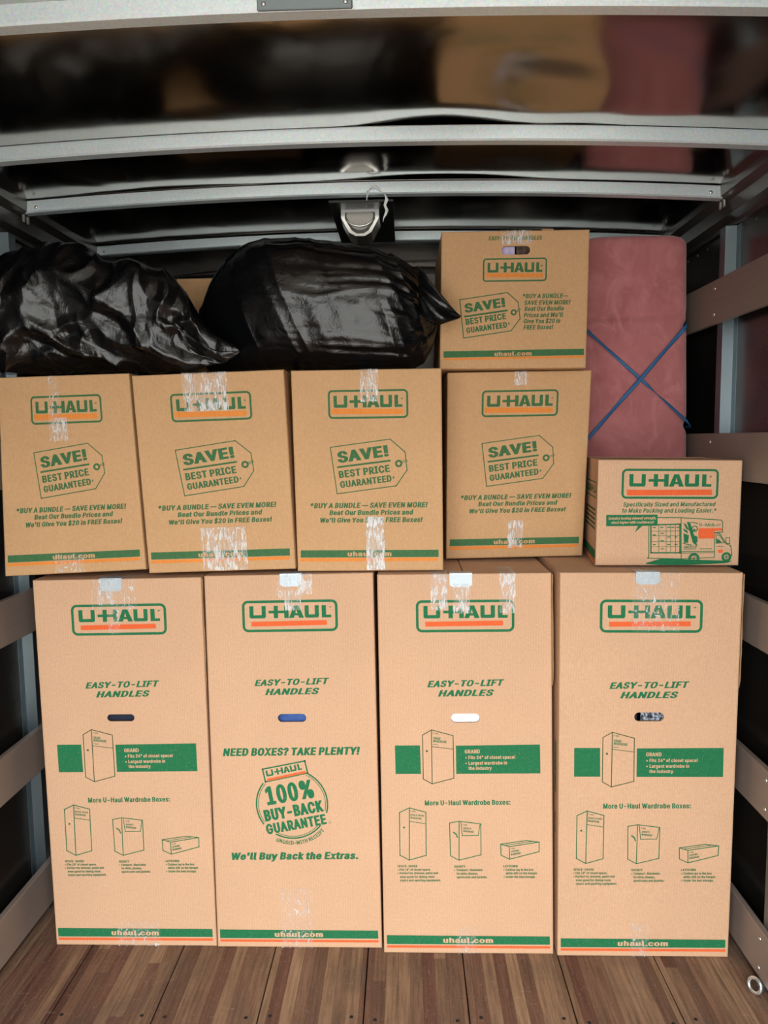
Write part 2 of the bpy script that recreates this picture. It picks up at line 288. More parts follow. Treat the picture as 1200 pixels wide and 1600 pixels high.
 'T': (224, '16,226 16,254 208,254 208,226 128,226 128,0 96,0 96,226'),
 'U': (259, '129,-4 101,-1 77,8 57,22 42,40 33,62 30,87 30,254 62,254 62,89 64,72 70,57 80,44 94,34 110,28 129,26 149,28 165,34 179,44 188,57 194,72 196,89 196,254 229,254 229,87 226,62 216,40 201,22 182,8 157,-1'),
 'V': (240, '102,0 8,254 42,254 96,103 101,88 108,69 115,45 124,15 117,15 126,45 133,69 140,88 145,103 197,254 231,254 139,0'),
 'W': (343, '78,0 8,254 41,254 82,98 85,85 88,73 91,60 93,47 96,33 98,20 95,20 97,33 100,47 103,60 106,73 109,85 112,98 153,254 190,254 231,98 234,85 237,73 240,60 243,47 246,33 249,20 244,20 247,33 249,47 252,60 255,73 258,85 261,98 302,254 335,254 265,0 228,0 184,161 180,178 176,196 172,215 168,237 175,237 171,216 167,197 164,179 159,161 115,0'),
 'X': (237, '9,0 109,142 109,118 15,254 52,254 89,200 96,190 102,181 107,172 112,164 116,156 122,146 116,146 121,156 126,164 131,172 136,181 142,190 149,200 187,254 223,254 129,119 129,143 228,0 191,0 146,65 140,74 134,83 129,90 125,98 120,106 115,116 122,116 117,106 113,98 108,91 103,83 97,74 91,65 46,0'),
 'Y': (236, '102,0 102,104 8,254 46,254 96,172 104,159 111,146 118,132 125,115 112,115 119,132 126,146 133,159 140,172 191,254 228,254 134,104 134,0'),
 'a': (195, '80,-4 63,-3 47,2 34,11 24,22 17,37 15,54 17,69 22,80 29,90 39,97 50,102 63,105 76,108 89,110 105,112 117,113 126,115 133,117 136,121 138,127 138,128 137,139 133,148 128,156 120,161 110,164 98,165 85,164 75,161 66,156 59,150 54,144 50,137 20,146 29,161 39,173 52,182 66,188 82,191 97,192 108,192 119,190 131,186 143,180 153,172 161,160 167,145 168,126 168,0 138,0 138,26 136,26 132,19 126,12 118,6 108,1 95,-3;85,23 101,24 114,29 124,37 132,47 136,57 138,69 138,95 135,93 130,91 123,89 116,88 108,87 100,86 93,85 88,84 77,82 67,79 58,75 52,70 47,62 46,52 47,43 51,36 57,30 65,26 74,24'),
 'b': (212, '115,-4 99,-3 86,2 76,8 69,16 63,23 59,29 56,29 56,0 26,0 26,254 57,254 57,160 59,160 63,166 69,173 76,180 86,186 98,191 115,192 137,189 156,180 173,166 185,146 193,122 195,94 193,66 185,42 173,23 157,8 137,-1;110,23 126,26 140,33 150,44 158,58 163,75 164,95 163,114 158,131 150,145 140,156 126,163 110,165 94,163 81,156 70,145 62,131 58,114 56,95 58,75 63,58 70,43 81,32 94,26'),
 'c': (198, '104,-4 79,-1 58,8 41,23 28,43 20,66 17,94 20,122 28,146 41,165 58,180 79,189 104,192 117,191 130,189 142,184 153,178 162,170 170,161 176,150 181,138 151,131 149,138 145,145 141,150 135,155 128,159 121,162 113,164 104,165 86,162 73,155 62,144 54,129 50,112 48,94 50,75 54,59 62,44 73,33 86,26 104,23 113,24 121,26 129,29 135,33 141,38 146,44 149,51 152,59 181,51 177,39 171,28 163,19 153,11 142,4 130,0 117,-3'),
 'd': (212, '98,-4 75,-1 56,8 40,23 27,42 20,66 17,94 20,122 27,146 40,166 56,180 75,189 98,192 114,191 126,186 136,180 144,173 149,166 153,160 155,160 155,254 186,254 186,0 156,0 156,29 153,29 149,23 143,16 136,8 126,2 114,-3;102,23 118,26 132,32 142,43 150,58 154,75 156,95 154,114 150,131 142,145 132,156 118,163 102,165 86,163 72,156 62,145 54,131 50,114 48,95 50,75 54,58 62,44 73,33 86,26'),
 'e': (202, '106,-4 80,-1 58,8 41,23 28,42 20,66 17,93 20,121 28,145 40,165 58,180 78,189 103,192 118,191 133,187 147,180 160,170 170,157 179,141 184,121 186,97 186,85 37,85 37,110 169,110 155,101 153,119 149,134 141,147 131,157 118,163 103,165 87,163 73,157 62,147 54,135 50,121 48,105 48,89 50,69 55,53 64,40 76,31 90,25 106,23 117,24 127,26 135,31 143,36 149,44 153,53 182,45 177,32 168,20 156,10 141,2 125,-3'),
 'f': (127, '114,190 114,164 3,164 3,190;40,0 40,216 42,231 48,243 57,252 68,259 80,264 94,265 103,265 111,263 117,262 121,260 114,234 111,235 107,236 103,237 97,237 85,235 77,230 72,221 71,209 71,0'),
 'g': (213, '103,-75 84,-74 67,-70 53,-63 41,-55 32,-45 25,-35 51,-20 55,-26 61,-33 68,-39 77,-44 89,-48 103,-49 124,-46 141,-38 152,-23 156,-3 156,34 153,34 149,28 143,21 136,14 126,8 114,4 97,2 76,5 56,13 40,27 28,45 20,68 17,96 20,123 27,147 40,166 56,180 76,189 98,192 114,191 127,186 137,180 144,173 150,166 154,159 157,159 157,190 186,190 186,-4 183,-27 175,-45 162,-59 145,-68 125,-73;102,30 118,32 132,38 142,47 150,61 155,77 156,96 155,115 150,132 142,146 132,156 119,163 102,165 86,163 73,156 62,145 54,131 50,115 48,96 50,78 54,61 62,48 73,38 86,32'),
 'h': (205, '57,113 57,0 26,0 26,254 57,254 57,144 51,144 62,166 76,181 94,189 114,192 132,190 148,184 161,174 170,160 177,142 179,120 179,0 148,0 148,118 145,137 136,152 123,161 105,165 92,163 80,159 71,151 63,141 58,129'),
 'i': (83, '26,0 26,190 57,190 57,0;42,221 34,223 27,227 22,234 21,242 22,249 27,256 34,260 42,262 50,260 57,256 62,249 63,242 62,234 57,227 50,223'),
 'j': (83, '26,190 57,190 57,-15 55,-31 51,-45 43,-56 32,-65 19,-70 2,-71 -5,-71 -5,-43 1,-43 12,-42 20,-36 25,-27 26,-15;42,221 34,223 27,227 22,234 20,242 22,249 27,256 34,260 42,262 50,260 57,256 61,249 63,242 61,234 57,227 50,223'),
 'k': (190, '55,68 55,106 60,106 142,190 180,190 92,100 89,100;26,0 26,254 57,254 57,0;147,0 74,93 96,114 186,0'),
 'l': (95, '70,-1 50,2 37,10 29,24 26,42 26,254 57,254 57,49 58,38 60,31 65,27 73,26 77,26 80,26 83,27 85,27 90,1 86,0 81,0 75,-1'),
 'm': (305, '26,0 26,190 56,190 56,148 54,148 59,162 66,173 75,182 86,188 98,192 110,193 129,190 144,180 154,166 160,147 156,147 161,160 169,172 178,181 190,187 204,192 218,193 234,191 249,186 261,177 270,164 276,148 278,128 278,0 248,0 248,127 245,145 236,156 224,163 209,165 197,164 187,160 179,153 173,145 169,135 168,124 168,0 137,0 137,130 134,144 126,156 115,163 100,165 89,164 79,160 70,154 63,145 58,133 57,119 57,0'),
 'n': (205, '57,113 57,0 26,0 26,190 56,190 56,144 51,144 62,166 76,181 94,189 114,192 132,190 147,184 160,174 170,160 176,142 179,120 179,0 148,0 148,118 145,137 136,152 123,161 105,165 92,163 80,159 71,151 63,141 58,129'),
 'o': (208, '104,-4 79,-1 58,8 41,23 28,43 20,66 17,94 20,122 28,146 41,165 58,180 79,189 104,192 128,189 149,180 167,165 180,146 188,122 191,94 188,66 180,43 167,23 149,8 128,-1;104,23 121,26 135,33 146,44 154,59 158,75 160,94 158,112 154,129 146,144 135,155 121,162 104,165 86,162 73,155 62,144 54,129 50,112 48,94 50,75 54,59 62,44 73,33 86,26'),
 'p': (212, '26,-71 26,190 56,190 56,160 59,160 63,166 69,173 76,180 86,186 98,191 115,192 137,189 156,180 173,166 185,146 193,122 195,94 193,66 185,42 173,23 157,8 137,-1 115,-4 99,-3 86,2 76,8 69,16 63,23 59,29 57,29 57,-71;110,23 126,26 140,33 150,44 158,58 163,75 164,95 163,114 158,131 150,145 140,156 126,163 110,165 94,163 81,156 70,145 62,131 58,114 56,95 58,75 63,58 70,43 81,32 94,26'),
 'q': (212, '186,-71 155,-71 155,29 153,29 149,23 143,16 136,8 126,2 114,-3 98,-4 75,-1 56,8 40,23 27,42 20,66 17,94 20,122 27,146 40,166 56,180 75,189 98,192 114,191 126,186 136,180 144,173 149,166 153,160 156,160 156,190 186,190;102,23 118,26 132,32 142,43 150,58 154,75 156,95 154,114 150,131 142,145 132,156 118,163 102,165 86,163 72,156 62,145 54,131 50,114 48,95 50,75 54,58 62,44 73,33 86,26'),
 'r': (130, '26,0 26,190 56,190 56,160 58,160 65,173 76,184 90,190 107,192 110,192 115,192 119,192 122,192 122,161 119,162 115,162 109,163 103,163 91,161 80,157 70,151 63,142 58,131 57,118 57,0'),
 's': (182, '91,-4 72,-3 56,2 42,9 31,19 23,32 18,47 47,53 53,40 62,30 75,25 91,23 108,25 122,31 131,40 134,51 132,60 127,68 118,74 106,78 75,85 52,93 36,104 27,119 23,137 26,152 33,166 43,177 58,185 74,190 94,192 112,191 127,186 140,179 149,170 157,158 162,145 134,139 129,149 121,158 110,164 94,166 78,164 65,158 57,150 54,139 56,129 62,122 72,116 86,111 115,105 137,97 153,86 162,71 166,53 163,37 156,24 145,12 130,3 112,-2'),
 't': (114, '102,190 102,164 3,164 3,190;32,236 63,236 63,49 64,38 68,31 75,26 85,25 88,25 93,26 97,26 101,27 107,1 102,0 96,-1 90,-2 84,-2 62,1 46,11 36,26 32,46'),
 'u': (205, '91,-3 73,-1 57,5 44,15 35,29 28,47 26,69 26,190 57,190 57,72 60,52 68,37 82,28 100,25 113,27 125,31 134,38 142,48 146,61 148,76 148,190 179,190 179,0 149,0 149,46 154,46 143,23 129,8 111,0'),
 'v': (195, '81,0 9,190 42,190 83,78 88,60 93,43 98,27 103,10 92,10 97,27 101,43 106,60 112,78 152,190 186,190 113,0'),
 'w': (284, '69,0 11,190 44,190 67,107 72,89 77,68 82,46 88,21 82,21 88,45 93,67 98,88 103,107 126,190 158,190 181,107 186,88 191,68 196,45 201,21 196,21 201,45 206,68 212,88 217,107 240,190 272,190 215,0 184,0 159,86 156,99 152,112 149,126 145,140 142,154 138,169 145,169 142,155 138,140 135,126 131,112 128,99 124,86 99,0'),
 'x': (189, '10,0 86,109 86,86 14,190 50,190 74,153 82,139 90,127 97,115 104,103 88,103 95,115 101,127 108,139 117,153 141,190 176,190 104,84 104,107 179,0 143,0 115,43 107,56 100,68 93,80 86,91 102,91 95,80 89,68 82,56 74,43 46,0'),
 'y': (195, '24,-69 31,-43 36,-44 44,-45 52,-44 59,-42 65,-37 71,-29 75,-18 81,-1 9,190 42,190 83,78 88,60 93,43 98,27 103,10 92,10 97,27 101,43 106,60 112,78 153,190 186,190 102,-29 96,-43 88,-54 80,-62 70,-68 58,-71 46,-73 39,-72 32,-72 27,-70'),
 'z': (190, '21,0 21,23 127,160 127,161 24,161 24,190 166,190 166,165 63,30 63,28 169,28 169,0'),
 '®': (231, '116,59 96,61 77,67 60,76 46,88 33,103 24,120 18,139 16,158 18,178 24,197 33,214 46,229 60,241 77,250 96,256 116,258 136,256 154,250 171,241 186,229 198,214 207,197 213,178 215,158 213,139 207,120 198,103 186,88 171,76 154,67 136,61;116,83 136,86 154,93 169,105 181,121 188,139 191,158 188,178 181,196 169,212 154,224 136,231 116,234 96,231 78,224 63,212 51,196 43,178 40,158 43,139 51,121 63,105 78,93 96,86;137,113 114,156 137,156 159,113;81,113 81,204 126,204 133,204 139,201 146,197 151,191 155,184 156,175 154,166 151,158 145,152 139,147 132,145 125,144 93,144 93,159 119,159 124,160 129,163 132,168 133,175 132,182 129,186 124,188 120,189 101,189 101,113'),
 '–': (175, '175,122 175,94 0,94 0,122'),
 '—': (350, '350,122 350,94 0,94 0,122'),
 '•': (194, '97,46 83,48 70,54 58,62 50,73 44,87 43,101 44,115 50,128 58,140 70,148 83,154 97,156 112,154 125,148 136,140 144,128 150,115 152,101 150,87 144,73 136,62 125,54 112,48'),
}

def _area(l): return sum(x0 * y1 - x1 * y0 for (x0, y0), (x1, y1) in zip(l, l[1:] + l[:1])) / 2
def _inside(p, l):
    r = False
    for (x0, y0), (x1, y1) in zip(l, l[1:] + l[:1]):
        if (y0 > p[1]) != (y1 > p[1]) and p[0] < (x1 - x0) * (p[1] - y0) / (y1 - y0) + x0: r = not r
    return r
def _grow(l, d):
    n = len(l); o = []
    for i in range(n):
        (ax, ay), (bx, by), (cx, cy) = l[i - 1], l[i], l[(i + 1) % n]
        d1 = hypot(bx - ax, by - ay) or 1; d2 = hypot(cx - bx, cy - by) or 1
        n1 = ((by - ay) / d1, -(bx - ax) / d1); n2 = ((cy - by) / d2, -(cx - bx) / d2); k = max(1 + n1[0] * n2[0] + n1[1] * n2[1], 0.55)
        o.append((bx + d * (n1[0] + n2[0]) / k, by + 0.38 * d * (n1[1] + n2[1]) / k))
    return o
def _wind(p, l):
    w = 0
    for (x0, y0), (x1, y1) in zip(l, l[1:] + l[:1]):
        c = (x1 - x0) * (p[1] - y0) - (p[0] - x0) * (y1 - y0)
        if y0 <= p[1] < y1 and c > 0: w += 1
        elif y1 <= p[1] < y0 and c < 0: w -= 1
    return w
def glyph_tris(ch, bold):
    k = (ch, bold)
    if k not in _glyph:
        adv, enc = GLYPHS[ch]; d = bold * 650 + max(0, bold - 0.03) * 380
        ls = [[tuple(float(q) for q in p.split(',')) for p in l.split()] for l in enc.split(';')] if enc else []
        full = lambda l, m: all(_inside(p, m) for p in l) and all(_inside(((p[0] + q[0]) / 2, (p[1] + q[1]) / 2), m) for p, q in zip(l, l[1:] + l[:1]))
        dep = [sum(full(l, m) for m in ls if m is not l) for l in ls]
        gs = [_grow(l if (_area(l) > 0) == (dp % 2 == 0) else l[::-1], d) for l, dp in zip(ls, dep)]
        vs, fs = [], []
        if gs:
            pts, ed = [], []
            for g in gs:
                b = len(pts); n = len(g); pts += [Vector(p) for p in g]; ed += [(b + i, b + (i + 1) % n) for i in range(n)]
            ov, oe, of, *_r = delaunay_2d_cdt(pts, ed, [], 0, 1e-4)
            vs = [(v.x, v.y) for v in ov]
            for f in of:
                cx = sum(vs[i][0] for i in f) / len(f); cy = sum(vs[i][1] for i in f) / len(f)
                if sum(_wind((cx, cy), g) for g in gs) > 0: fs.append(tuple(f))
        _glyph[k] = (adv, vs, fs)
    return _glyph[k]
def text_tris(body, shear, bold):
    x = 0.0; V, F_ = [], []
    for ch in body:
        adv, vs, fs = glyph_tris(ch, bold); b = len(V)
        V += [((p[0] + x + shear * p[1]) / 500, (p[1] + 0.38 * bold * 650) / 500) for p in vs]; F_ += [tuple(b + q for q in t_) for t_ in fs]
        x += adv + bold * 650 * (1.75 if ch != ' ' else 0.2)
    return V, F_
def cap_height(bold): return 0.508 + 0.99 * bold
class Art:
    """collects flat shapes: list of (points, faces, colour, layer)"""
    def __init__(s): s.sh = []; s.k = 0
    def add(s, vs, fs, col): s.sh.append((vs, fs, col, s.k)); s.k += 1
    def poly(s, pts, col):
        tri = tessellate_polygon([[Vector((x, y, 0)) for x, y in pts]]); s.add(pts, [tuple(t) for t in tri], col)
    def line(s, pts, w, col, close):
        vs = []; fs = []; n = len(pts)
        segs = list(zip(pts, pts[1:])) + ([(pts[-1], pts[0])] if close else [])
        for (x0, y0), (x1, y1) in segs:
            d = hypot(x1 - x0, y1 - y0) or 1e-6; ux, uy = (x1 - x0) / d, (y1 - y0) / d; nx, ny = -uy * w / 2, ux * w / 2; e = w / 2
            b = len(vs); vs += [(x0 - ux * e + nx, y0 - uy * e + ny), (x0 - ux * e - nx, y0 - uy * e - ny), (x1 + ux * e - nx, y1 + uy * e - ny), (x1 + ux * e + nx, y1 + uy * e + ny)]
            fs.append((b, b + 1, b + 2, b + 3))
        s.add(vs, fs, col)
    def arc(s, x, y, r, w, a0, a1, col):
        n = max(10, int(abs(a1 - a0) / 7)); vs = []; fs = []
        for i in range(n + 1):
            a = radians(lerp(a0, a1, i / n)); 
            for q in (max(r - w, 0), r): vs.append((x + q * cos(a), y + q * sin(a)))
        for i in range(n): fs.append((2 * i, 2 * i + 1, 2 * i + 3, 2 * i + 2))
        s.add(vs, fs, col)
    def frame(s, x0, y0, x1, y1, w, r, col):
        def ring(x0, y0, x1, y1, r):
            o = []
            for cx, cy, a in ((x1 - r, y1 - r, 0), (x0 + r, y1 - r, 90), (x0 + r, y0 + r, 180), (x1 - r, y0 + r, 270)):
                for k in range(7): t = radians(a + 15 * k); o.append((cx + r * cos(t), cy + r * sin(t)))
            return o
        a = ring(x0, y0, x1, y1, r); b = ring(x0 + w, y0 + w, x1 - w, y1 - w, max(r - w, 1e-4)); n = len(a)
        s.add(a + b, [(i, (i + 1) % n, n + (i + 1) % n, n + i) for i in range(n)], col)
    def wordmark(s, x0, y0, x1, y1, col, ang=0.0):
        U = lambda a, b: [(a, 1), (a + .05, 1), (a + .05, .26), (b - .05, .26), (b - .05, 1), (b, 1), (b, .10), (b - .016, 0), (a + .016, 0), (a, .10)]
        P = [U(0, .2), [(.235, .39), (.298, .39), (.298, 0), (.35, 0), (.35, .39), (.425, .39), (.425, 0), (.48, 0), (.48, 1), (.425, 1), (.425, .61), (.35, .61), (.35, 1), (.298, 1), (.298, .61), (.235, .61)],
             [(.484, 0), (.545, 1), (.605, 1), (.667, 0), (.607, 0), (.597, .2), (.553, .2), (.543, 0)], U(.677, .85), [(.885, 1), (.938, 1), (.938, .22), (1, .22), (1, 0), (.885, 0)]]
        hole = [(.562, .38), (.588, .38), (.575, .72)]
        w, h = x1 - x0, y1 - y0
        c, sn = cos(ang), sin(ang)
        T = lambda p: (x0 + p[0] * w * c - p[1] * h * sn, y0 + p[0] * w * sn + p[1] * h * c)
        for i, p in enumerate(P):
            if i == 2:
                tri = tessellate_polygon([[Vector((*T(q), 0)) for q in p], [Vector((*T(q), 0)) for q in hole]]); vs = [T(q) for q in p + hole]; s.add(vs, [tuple(t) for t in tri], col)
            else: s.poly([T(q) for q in p], col)
            s.k -= 1
        s.k += 1
    def text(s, body, xa, ya, xb, yb, cap, shear, bold, col):
        vs, fs = text_tris(body, shear, bold)
        if not vs: return
        mn, mx = min(v[0] for v in vs), max(v[0] for v in vs); w = hypot(xb - xa, yb - ya); ux, uy = (xb - xa) / w, (yb - ya) / w
        kx = w / (mx - mn); ky = cap / cap_height(bold) if body != '*' else cap / 0.3
        dy = 0 if body != '*' else -0.3
        
        s.add([(xa + (v[0] - mn) * kx * ux - (v[1] + dy) * ky * uy, ya + (v[0] - mn) * kx * uy + (v[1] + dy) * ky * ux) for v in vs], fs, col)
    def arctext(s, body, x, y, r, a0, a1, cap, bold, col):
        vs, fs = text_tris(body, 0, bold); mn, mx = min(v[0] for v in vs), max(v[0] for v in vs); o = []
        for v in vs:
            a = radians(lerp(a0, a1, (v[0] - mn) / (mx - mn))); q = r - v[1] * cap / cap_height(bold); o.append((x + q * cos(a), y + q * sin(a)))
        s.add(o, fs, col)
    def load(s, items):
        for i in items:
            k = i[0]
            if k == 'T': s.text(*i[1:])
            elif k == 'P': s.poly(i[1], i[2])
            elif k == 'L': s.line(i[1], i[2] * 1.35, i[3], i[4])
            elif k == 'C': s.arc(*i[1:])
            elif k == 'F': s.frame(i[1], i[2], i[3], i[4], i[5], i[6], i[7])
            elif k == 'U': s.wordmark(*i[1:])
            elif k == 'UR': s.wordmark(i[1], i[2], i[1] + hypot(i[3] - i[1], i[4] - i[2]), i[2] + i[5], i[6], atan2(i[4] - i[2], i[3] - i[1]))
            elif k == 'A': s.arctext(*i[1:])
        return s
WARDROBE_PRINT=[('F',0.1126,1.0051,0.4014,1.101,0.0077,0.0178,'g'),
('U',0.1349,1.0469,0.3819,1.0841,'g'),
('P',[(0.1394,1.0369),(0.3681,1.0388),(0.3685,1.0242),(0.1396,1.0223)],'o'),
('T', '®', 0.3758, 1.075, 0.3829, 1.075, 0.0059, 0, 0.01, 'g'),
('T', 'EASY-TO-LIFT', 0.1427, 0.8395, 0.3706, 0.8436, 0.0192, 0.35, 0.04, 'g'),
('T', 'HANDLES', 0.1739, 0.8113, 0.3398, 0.8129, 0.0192, 0.35, 0.04, 'g'),
('P',[(0.044,0.6616),(0.1189,0.6618),(0.1203,0.5736),(0.0445,0.5734)],'g'),
('P',[(0.2251,0.6607),(0.4739,0.6635),(0.4748,0.5746),(0.2254,0.5736)],'g'),
('L',[(0.1535,0.7093),(0.1268,0.6935),(0.1269,0.5577),(0.1533,0.5422),(0.2181,0.5598),(0.2172,0.6916)],0.00184,'d',1),
('L',[(0.1535,0.7093),(0.1533,0.5422)],0.00184,'d',0),
('L',[(0.1542,0.6579),(0.2167,0.6499)],0.00129,'d',0),
('C',0.1388,0.6441,0.0033,0.00312,0,360,'d'),
('T', 'U-HAUL', 0.1564, 0.6977, 0.1738, 0.695, 0.0047, 0, 0.02, 'g'),
('T', 'GRAND', 0.1576, 0.6803, 0.1796, 0.6786, 0.0078, 0.15, 0.03, 'g'),
('T', 'WARDROBE', 0.1577, 0.6716, 0.1981, 0.6681, 0.0078, 0.15, 0.03, 'g'),
('L',[(0.1578,0.6648),(0.1725,0.663)],0.0011,'g',0),
('T', 'GRAND', 0.2514, 0.6366, 0.2964, 0.6369, 0.012, 0, 0.03, 'k'),
('T', '• Fits 24" of closet space!', 0.2527, 0.6191, 0.4006, 0.6202, 0.0104, 0, 0.03, 'k'),
('T', '• Largest wardrobe in', 0.2531, 0.6016, 0.3765, 0.6027, 0.0104, 0, 0.03, 'k'),
('T', 'the industry', 0.262, 0.5859, 0.331, 0.5861, 0.0104, 0, 0.03, 'k'),
('T', 'More U-Haul Wardrobe Boxes:', 0.1305, 0.4748, 0.3856, 0.4774, 0.0157, 0, 0.035, 'g'),
('L',[(0.0839,0.4672),(0.0542,0.4524),(0.0536,0.3177),(0.0813,0.3018),(0.1323,0.3172),(0.1331,0.4534)],0.00202,'g',1),
('L',[(0.0839,0.4672),(0.0813,0.3018)],0.00202,'g',0),
('L',[(0.0842,0.4247),(0.1326,0.4173)],0.00147,'g',0),
('C',0.067,0.4054,0.0031,0.00294,0,360,'g'),
('T', 'U-HAUL', 0.0862, 0.4558, 0.103, 0.4531, 0.0043, 0, 0.02, 'g'),
('T', 'SPACE SAVER', 0.0863, 0.4428, 0.1273, 0.4393, 0.0059, 0.15, 0.03, 'g'),
('T', 'WARDROBE', 0.0864, 0.4338, 0.12, 0.4302, 0.0059, 0.15, 0.03, 'g'),
('L',[(0.2318,0.4253),(0.2036,0.4197),(0.2048,0.3162),(0.2304,0.3022),(0.2962,0.3195),(0.2966,0.4171)],0.00184,'g',1),
('L',[(0.2318,0.4253),(0.2304,0.3022)],0.00184,'g',0),
('L',[(0.2369,0.4237),(0.2411,0.3799),(0.2885,0.3806),(0.2946,0.4165)],0.00147,'g',0),
('L',[(0.2157,0.3903),(0.2204,0.3863)],0.00294,'g',0),
('L',[(0.2223,0.3853),(0.2262,0.3753)],0.00257,'g',0),
('T', 'U-HAUL', 0.2423, 0.4128, 0.2563, 0.4109, 0.0043, 0, 0.02, 'g'),
('T', 'SHORTY', 0.2435, 0.4007, 0.2678, 0.3984, 0.0059, 0.15, 0.03, 'g'),
('T', 'WARDROBE', 0.2437, 0.392, 0.2754, 0.389, 0.0059, 0.15, 0.03, 'g'),
('L',[(0.3552,0.3534),(0.4308,0.3649),(0.4696,0.3604),(0.3805,0.3456)],0.00184,'g',1),
('L',[(0.3552,0.3534),(0.3562,0.3183),(0.3816,0.306),(0.4691,0.33),(0.4696,0.3604)],0.00184,'g',0),
('L',[(0.3805,0.3456),(0.3816,0.306)],0.00184,'g',0),
('L',[(0.3678,0.3495),(0.4495,0.3626)],0.00129,'g',0),
('T', 'U-HAUL', 0.385, 0.337, 0.398, 0.3392, 0.0039, 0, 0.02, 'g'),
('T', 'LAYDOWN', 0.3853, 0.3268, 0.4095, 0.3312, 0.0059, 0.15, 0.03, 'g'),
('T', 'WARDROBE', 0.3856, 0.3177, 0.4153, 0.3232, 0.0059, 0.15, 0.03, 'g'),
('T', 'SPACE-SAVER', 0.0454, 0.279, 0.1056, 0.2792, 0.0073, 0, 0.03, 'g'),
('T', '• Fits 18" of closet space.', 0.0454, 0.2679, 0.1453, 0.2687, 0.0073, 0, 0.03, 'g'),
('T', '• Perfect for dresses, pants and', 0.0455, 0.2566, 0.1671, 0.2578, 0.0073, 0, 0.03, 'g'),
('T', 'even good for dining room', 0.0526, 0.245, 0.1558, 0.2459, 0.0073, 0, 0.03, 'g'),
('T', 'chairs and sporting equipment.', 0.0526, 0.2335, 0.175, 0.2347, 0.0073, 0, 0.03, 'g'),
('T', 'SHORTY', 0.2156, 0.2785, 0.2496, 0.2784, 0.0073, 0, 0.03, 'g'),
('T', '• Compact-Stackable', 0.2159, 0.2675, 0.3, 0.2681, 0.0073, 0, 0.03, 'g'),
('T', 'for shirts, blouses,', 0.2224, 0.2561, 0.2862, 0.2564, 0.0073, 0, 0.03, 'g'),
('T', 'sportcoats and jackets.', 0.2226, 0.2446, 0.3143, 0.2453, 0.0073, 0, 0.03, 'g'),
('T', 'LAYDOWN', 0.3622, 0.2802, 0.4048, 0.2802, 0.0073, 0, 0.03, 'g'),
('T', '• Clothes lay in the box', 0.3625, 0.2688, 0.4526, 0.2695, 0.0073, 0, 0.03, 'g'),
('T', 'while still on the hanger.', 0.3694, 0.2578, 0.4655, 0.2586, 0.0073, 0, 0.03, 'g'),
('T', '• Under the bed storage.', 0.3631, 0.2462, 0.4584, 0.247, 0.0073, 0, 0.03, 'g'),
('P',[(0.0094,0.0594),(0.4994,0.0589),(0.5003,0.0326),(0.0095,0.0309)],'g'),
('P',[(0.0095,0.0267),(0.5005,0.0273),(0.5008,0.0199),(0.0095,0.0193)],'o'),
('T', 'uhaul.com', 0.1798, 0.0364, 0.3297, 0.0368, 0.0167, 0, 0.035, 'k')]
BUYBACK_PRINT=[('F',0.1126,1.0051,0.4014,1.101,0.0077,0.0178,'g'),
('U',0.1349,1.0469,0.3819,1.0841,'g'),
('P',[(0.1394,1.0369),(0.3681,1.0388),(0.3685,1.0242),(0.1396,1.0223)],'o'),
('T', '®', 0.3758, 1.075, 0.3829, 1.075, 0.0059, 0, 0.01, 'g'),
('T', 'EASY-TO-LIFT', 0.1427, 0.8395, 0.3706, 0.8436, 0.0192, 0.35, 0.04, 'g'),
('T', 'HANDLES', 0.1739, 0.8113, 0.3398, 0.8129, 0.0192, 0.35, 0.04, 'g'),
('T', 'NEED BOXES? TAKE PLENTY!', 0.0384, 0.6212, 0.4585, 0.6236, 0.0242, 0.22, 0.045, 'g'),
('C',0.2457,0.4677,0.1114,0.00449,-15,62,'g'),
('C',0.2457,0.4677,0.1114,0.00449,142,216,'g'),
('C',0.2457,0.4677,0.1114,0.00449,241,322,'g'),
('C',0.2457,0.4677,0.104,0.00195,-12,64,'g'),
('C',0.2457,0.4677,0.104,0.00195,140,214,'g'),
('C',0.2457,0.4677,0.104,0.00195,243,318,'g'),
('L',[(0.1586,0.5794),(0.2888,0.6045),(0.2966,0.5667),(0.1665,0.539)],0.00313,'g',1),
('UR',0.171,0.5556,0.2804,0.5779,0.0192,'g'),
('P',[(0.1708,0.5485),(0.29,0.5736),(0.2917,0.5668),(0.1725,0.5414)],'o'),
('T', '100%', 0.1709, 0.4642, 0.3168, 0.4892, 0.0585, 0, 0.04, 'g'),
('T', 'BUY-BACK', 0.1623, 0.4123, 0.3442, 0.4455, 0.0363, 0, 0.05, 'g'),
('T', 'GUARANTEE', 0.1669, 0.3704, 0.3515, 0.4049, 0.0323, 0, 0.045, 'g'),
('C',0.3604,0.4092,0.0033,0.00117,0,360,'g'),
('A', 'UNUSED–WITH RECEIPT', 0.2457, 0.4677, 0.1299, -114, -41, 0.0123, 0.03, 'g'),
('T', "We'll Buy Back the Extras.", 0.0542, 0.2883, 0.4447, 0.2919, 0.0232, 0.22, 0.045, 'g'),
('P',[(0.0094,0.0594),(0.4994,0.0589),(0.5003,0.0326),(0.0095,0.0309)],'g'),
('P',[(0.0095,0.0267),(0.5005,0.0273),(0.5008,0.0199),(0.0095,0.0193)],'o'),
('T', 'uhaul.com', 0.1798, 0.0364, 0.3297, 0.0368, 0.0167, 0, 0.035, 'k')]
